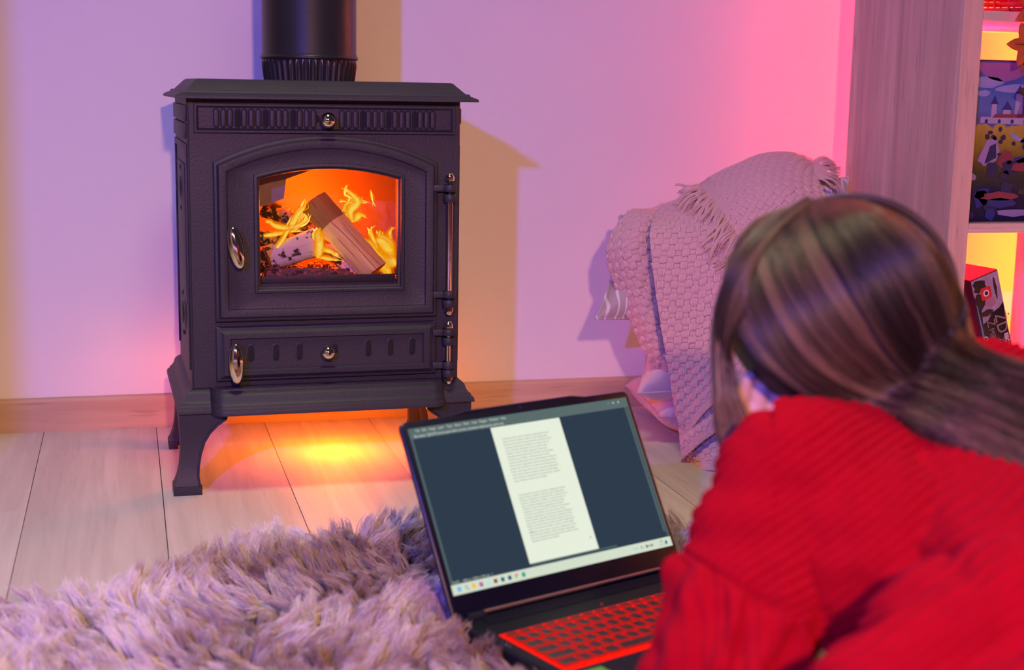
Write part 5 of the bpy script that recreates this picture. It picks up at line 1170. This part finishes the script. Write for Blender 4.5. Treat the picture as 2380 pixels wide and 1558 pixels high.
F([(0.04, 0.38), (0.10, 0.51), (0.16, 0.52), (0.19, 0.44), (0.17, 0.38), (0.10, 0.35)], P_rock, 'rock'); F([(0.09, 0.36), (0.12, 0.47), (0.16, 0.49), (0.17, 0.40)], P_rock2, 'rock', 2)
r = random.Random(77)
for i in range(70):
    cz = r.uniform(0.01, 0.40); cx = r.uniform(0.0, 0.95); k = 0.018 + 0.045 * r.random() * (1.2 - cz)
    mt = r.choice([P_rock2, P_rock2, P_rock2, P_rock2, P_roof, P_rock, P_dusk, P_dusk, P_red, P_moon] + ([P_teal] if i % 9 == 0 else []))
    F(blob(cx, cz, k, k * r.uniform(0.5, 1.1), 50 + i, r.choice([5, 6, 7, 9]), 0.9), mt, 'boulder', 2 + (i % 4))
for (cx, cz, rx, rz, mt) in ((0.20, 0.155, 0.12, 0.028, P_red), (0.22, 0.115, 0.09, 0.035, P_roof), (0.60, 0.035, 0.16, 0.035, P_rock), (0.32, 0.05, 0.12, 0.022, P_rock), (0.33, 0.34, 0.05, 0.03, P_red)): F(blob(cx, cz, rx, rz, int(cx * 100), 12, 0.5), mt, 'boulder', 6)
F([(0.46, 0.125), (0.63, 0.155), (0.64, 0.165), (0.48, 0.145)], P_rock, 'branch', 5)

# dark story game box leaning in the compartment below
M_b2 = simple('box_black_plum', (0.014, 0.008, 0.018), 0.3, var=0.3); M_b2r = simple('box_red_top', (0.75, 0.012, 0.010), 0.3); M_w = simple('white_print', (0.72, 0.70, 0.82), 0.4); M_gp = simple('grey_gold_print', (0.22, 0.21, 0.20), 0.4); M_gr = simple('swirled_grey_print', (0.30, 0.28, 0.42), 0.4, var=0.6, vscale=60)
P1 = at_y(2318, 626, 2.262)                       # top right front corner of the box
tl_ = radians(-18)
b2 = empty('story_game_box', (P1.x, P1.y, P1.z), 0, 'black and red game box with silver lettering leaning in the lower compartment', 'box')
b2.rotation_euler = (0, tl_, radians(7)); BWd, BHt, BDp = 0.062, 0.290, 0.21
# local: x left negative, z down negative, y back
MB().box(-BWd, 0, 0, BDp, -BHt, -0.0008, 0.0008).build('box_body', M_b2, b2, 30)
MB().box(-BWd + 0.0004, -0.0004, 0.0003, BDp - 0.0004, -0.0008, 0.0004).build('box_top', M_b2r, b2)['label'] = 'glossy red top'
def F2(pts, mat, name, lay=1, par=None): return MB().prism(pts, -0.0002 * lay - 0.0001, -0.0002 * lay + 0.0002).build(name, mat, par or b2)
art = F2([(-BWd + 0.001, -0.002), (-0.001, -0.002), (-0.001, -0.062), (-0.012, -0.070), (-0.030, -0.074), (-0.040, -0.085), (-0.052, -0.088), (-BWd + 0.012, -0.06), (-BWd + 0.001, -0.03)], M_gr, 'spine_picture'); art['label'] = 'swirling grey picture on the spine'
for i, (cx, cz, rx, rz) in enumerate([(-0.045, -0.018, 0.014, 0.012), (-0.050, -0.045, 0.012, 0.014), (-0.028, -0.055, 0.014, 0.010), (-0.040, -0.07, 0.016, 0.006), (-0.012, -0.030, 0.003, 0.020)]): F2(blob(cx, cz, rx, rz, 80 + i, 12, 0.5), M_b2 if i != 2 else paint('mauve_print', (0.30, 0.18, 0.28)), 'swirl', 2, art)
F2([(x - 0.034, z - 0.034) for x, z in rrect(-0.0115, 0.0115, -0.0115, 0.0115, 0.0035)], paint('red_badge', (0.60, 0.02, 0.03), 0.3), 'badge', 4)
F2([(-0.034 + 0.0063 * cos(a), -0.034 + 0.0063 * sin(a)) for a in np.linspace(0, 2 * pi, 20, endpoint=False)], M_w, 'badge_ring', 6)
F2([(-0.034 + 0.0038 * cos(a), -0.034 + 0.0038 * sin(a)) for a in np.linspace(0, 2 * pi, 20, endpoint=False)], M_b2, 'badge_dot', 8)
F2([(-BWd + 0.0025 + a, b_) for a, b_ in ((0, -0.05), (0.002, -0.05), (0.005, -0.12), (0.001, -0.12))], paint('pale_blue_line', (0.10, 0.25, 0.45)), 'edge_stripe', 3)
def T2(body, x, z, size, mat, sx=1.0, bold=0.0, rot=-pi / 2):
    o = text_obj('lettering', body, (x, -0.0018, z), size, mat, b2, (pi / 2, 0, 0), sx=1.0, bold=bold, extrude=0.0001)
    o.rotation_euler = (Euler((0, -rot, 0)).to_matrix() @ Euler((pi / 2, 0, 0)).to_matrix()).to_euler(); o.scale = (sx, 1, 1); return o
T2('ŻD', -0.0255, -0.079, 0.034, M_gp, 0.85, 0.0002); T2('ZIECI', -0.026, -0.126, 0.0165, M_gp, 0.8); T2('Z', -0.045, -0.085, 0.026, M_gp, 0.8); T2('MROWEG', -0.0445, -0.101, 0.019, M_gp, 0.8); T2('ESCAPE TALES', -0.0125, -0.121, 0.0115, M_w, 0.95, 0.0005)
T2('60+ min', -0.0555, -0.125, 0.006, M_w, 0.9)
F2([(-0.053 + 0.005 * cos(a), -0.117 + 0.005 * sin(a)) for a in np.linspace(0, 2 * pi, 16, endpoint=False)], M_w, 'clock_mark', 3); F2([(-0.053 + 0.003 * cos(a), -0.117 + 0.003 * sin(a)) for a in np.linspace(0, 2 * pi, 16, endpoint=False)], M_b2, 'clock_mark', 5)

# red wicker basket on the upper board
M_wick = simple('red_wicker', (0.42, 0.03, 0.02), 0.55, var=0.3, vscale=60)
wk = empty('wicker_basket', (1.612, 2.40, 0.8058), 0, 'red woven wicker basket standing on the upper shelf board', 'basket')
nst = 30; R0, R1, Hh = 0.118, 0.132, 0.13
for k in range(nst):
    a = 2 * pi * k / nst; MB().tube([((R0 + (R1 - R0) * t) * cos(a), (R0 + (R1 - R0) * t) * sin(a), 0.002 + Hh * t) for t in (0, 0.5, 1)], 0.0024, 6).build('stake', M_wick, wk, 60)
for j in range(13):
    pth = []
    for i in range(nst * 4 + 1):
        a = 2 * pi * i / (nst * 4); t = (j + 0.6) / 13; r_ = R0 + (R1 - R0) * t + 0.0036 * cos(nst * a / 2 * 1 + (j % 2) * pi); pth.append((r_ * cos(a), r_ * sin(a), 0.002 + Hh * t))
    MB().tube(pth, 0.0034, 6, caps=False).build('weaver', M_wick, wk, 60)
MB().lathe([(R0 - 0.004, 0.0005), (R0 - 0.004, 0.004)], (0, 0, 0), 'z', 36).build('basket_floor', M_wick, wk, 60)
MB().tube([(R1 * cos(a), R1 * sin(a), Hh + 0.004) for a in np.linspace(0, 2 * pi, 49)], 0.006, 8, caps=False).build('rim', M_wick, wk, 60)

# autumn leaf garland hanging in front of the shelf
M_leafo = simple('orange_felt_leaf', (0.50, 0.10, 0.012), 0.7, var=0.25, vscale=50, bmp=0.3, bscale=200); M_vein = simple('leaf_vein', (0.10, 0.02, 0.005), 0.8)
M_leafb = simple('brown_felt_leaf', (0.05, 0.022, 0.012), 0.7, var=0.25, vscale=50, bmp=0.3, bscale=200)
def leaf_thing(cx, cy, Yp, R_, rot, mat, label, tilt=0.0, vis=True):
    ctr = at_y(cx, cy, Yp); t_ = empty('garland_leaf', tuple(ctr), 0, label, 'leaf', 'leaves of the hanging garland'); t_.rotation_euler = (0.1, rot, tilt)
    tips = [(0, 1.0), (52, 0.92), (112, 0.80), (180, 0.55), (248, 0.80), (308, 0.92)]; o_ = []
    n = 6; N_ = 60
    for k in range(N_):
        a = 360 * k / N_; best = 0
        for ta, tr_ in tips:
            d_ = abs((a - ta + 180) % 360 - 180); best = max(best, tr_ * max(0, 1 - (d_ / 33) ** 0.9) + 0)
        r_ = R_ * (0.40 + 0.60 * best); o_.append((r_ * sin(radians(a)), r_ * cos(radians(a))))
    def ring(s_, y): return [(x * s_, y + 0.004 * cos(x / R_ * 3), z * s_) for x, z in o_]
    MB().loft([ring(0.02, -0.0045), ring(0.5, -0.0042), ring(0.93, -0.0030), ring(1.0, -0.001), ring(0.97, 0.001), ring(0.02, 0.0012)], True, True, True).build('blade', mat, t_, 60)
    for ta, tr_ in tips[:3] + tips[4:]:
        MB().tube([(0, -0.0008, 0), (R_ * tr_ * 0.35 * sin(radians(ta)), -0.0012, R_ * tr_ * 0.35 * cos(radians(ta))), (R_ * tr_ * 0.72 * sin(radians(ta)), -0.0008, R_ * tr_ * 0.72 * cos(radians(ta)))], [0.0011, 0.0009, 0.0003], 6).build('vein', M_vein, t_, 60)
    return t_
leaf_thing(2396, 104, 2.215, 0.050, radians(-90), M_leafo, 'orange felt leaf hanging in front of the gap above the big box')
leaf_thing(2412, 18, 2.215, 0.047, radians(-118), M_leafo, 'orange felt leaf overlapping the upper shelf board at the frame corner')
leaf_thing(2415, 215, 2.215, 0.048, radians(-140), M_leafb, 'dark brown leaf hanging in front of the painted castle box')
top = at_y(2400, -60, 2.215); bot = at_y(2430, 300, 2.215)
MB().tube([top + Vector((0, 0.006, 0.05)), at_y(2400, 60, 2.221), at_y(2412, 200, 2.221), bot + Vector((0, 0.006, 0))], 0.0009, 6).build('garland_string', M_vein, None, 60)
tag(bpy.data.objects['garland_string'], 'thin dark string carrying the garland leaves by the bookcase', 'string')

to_mesh_texts()
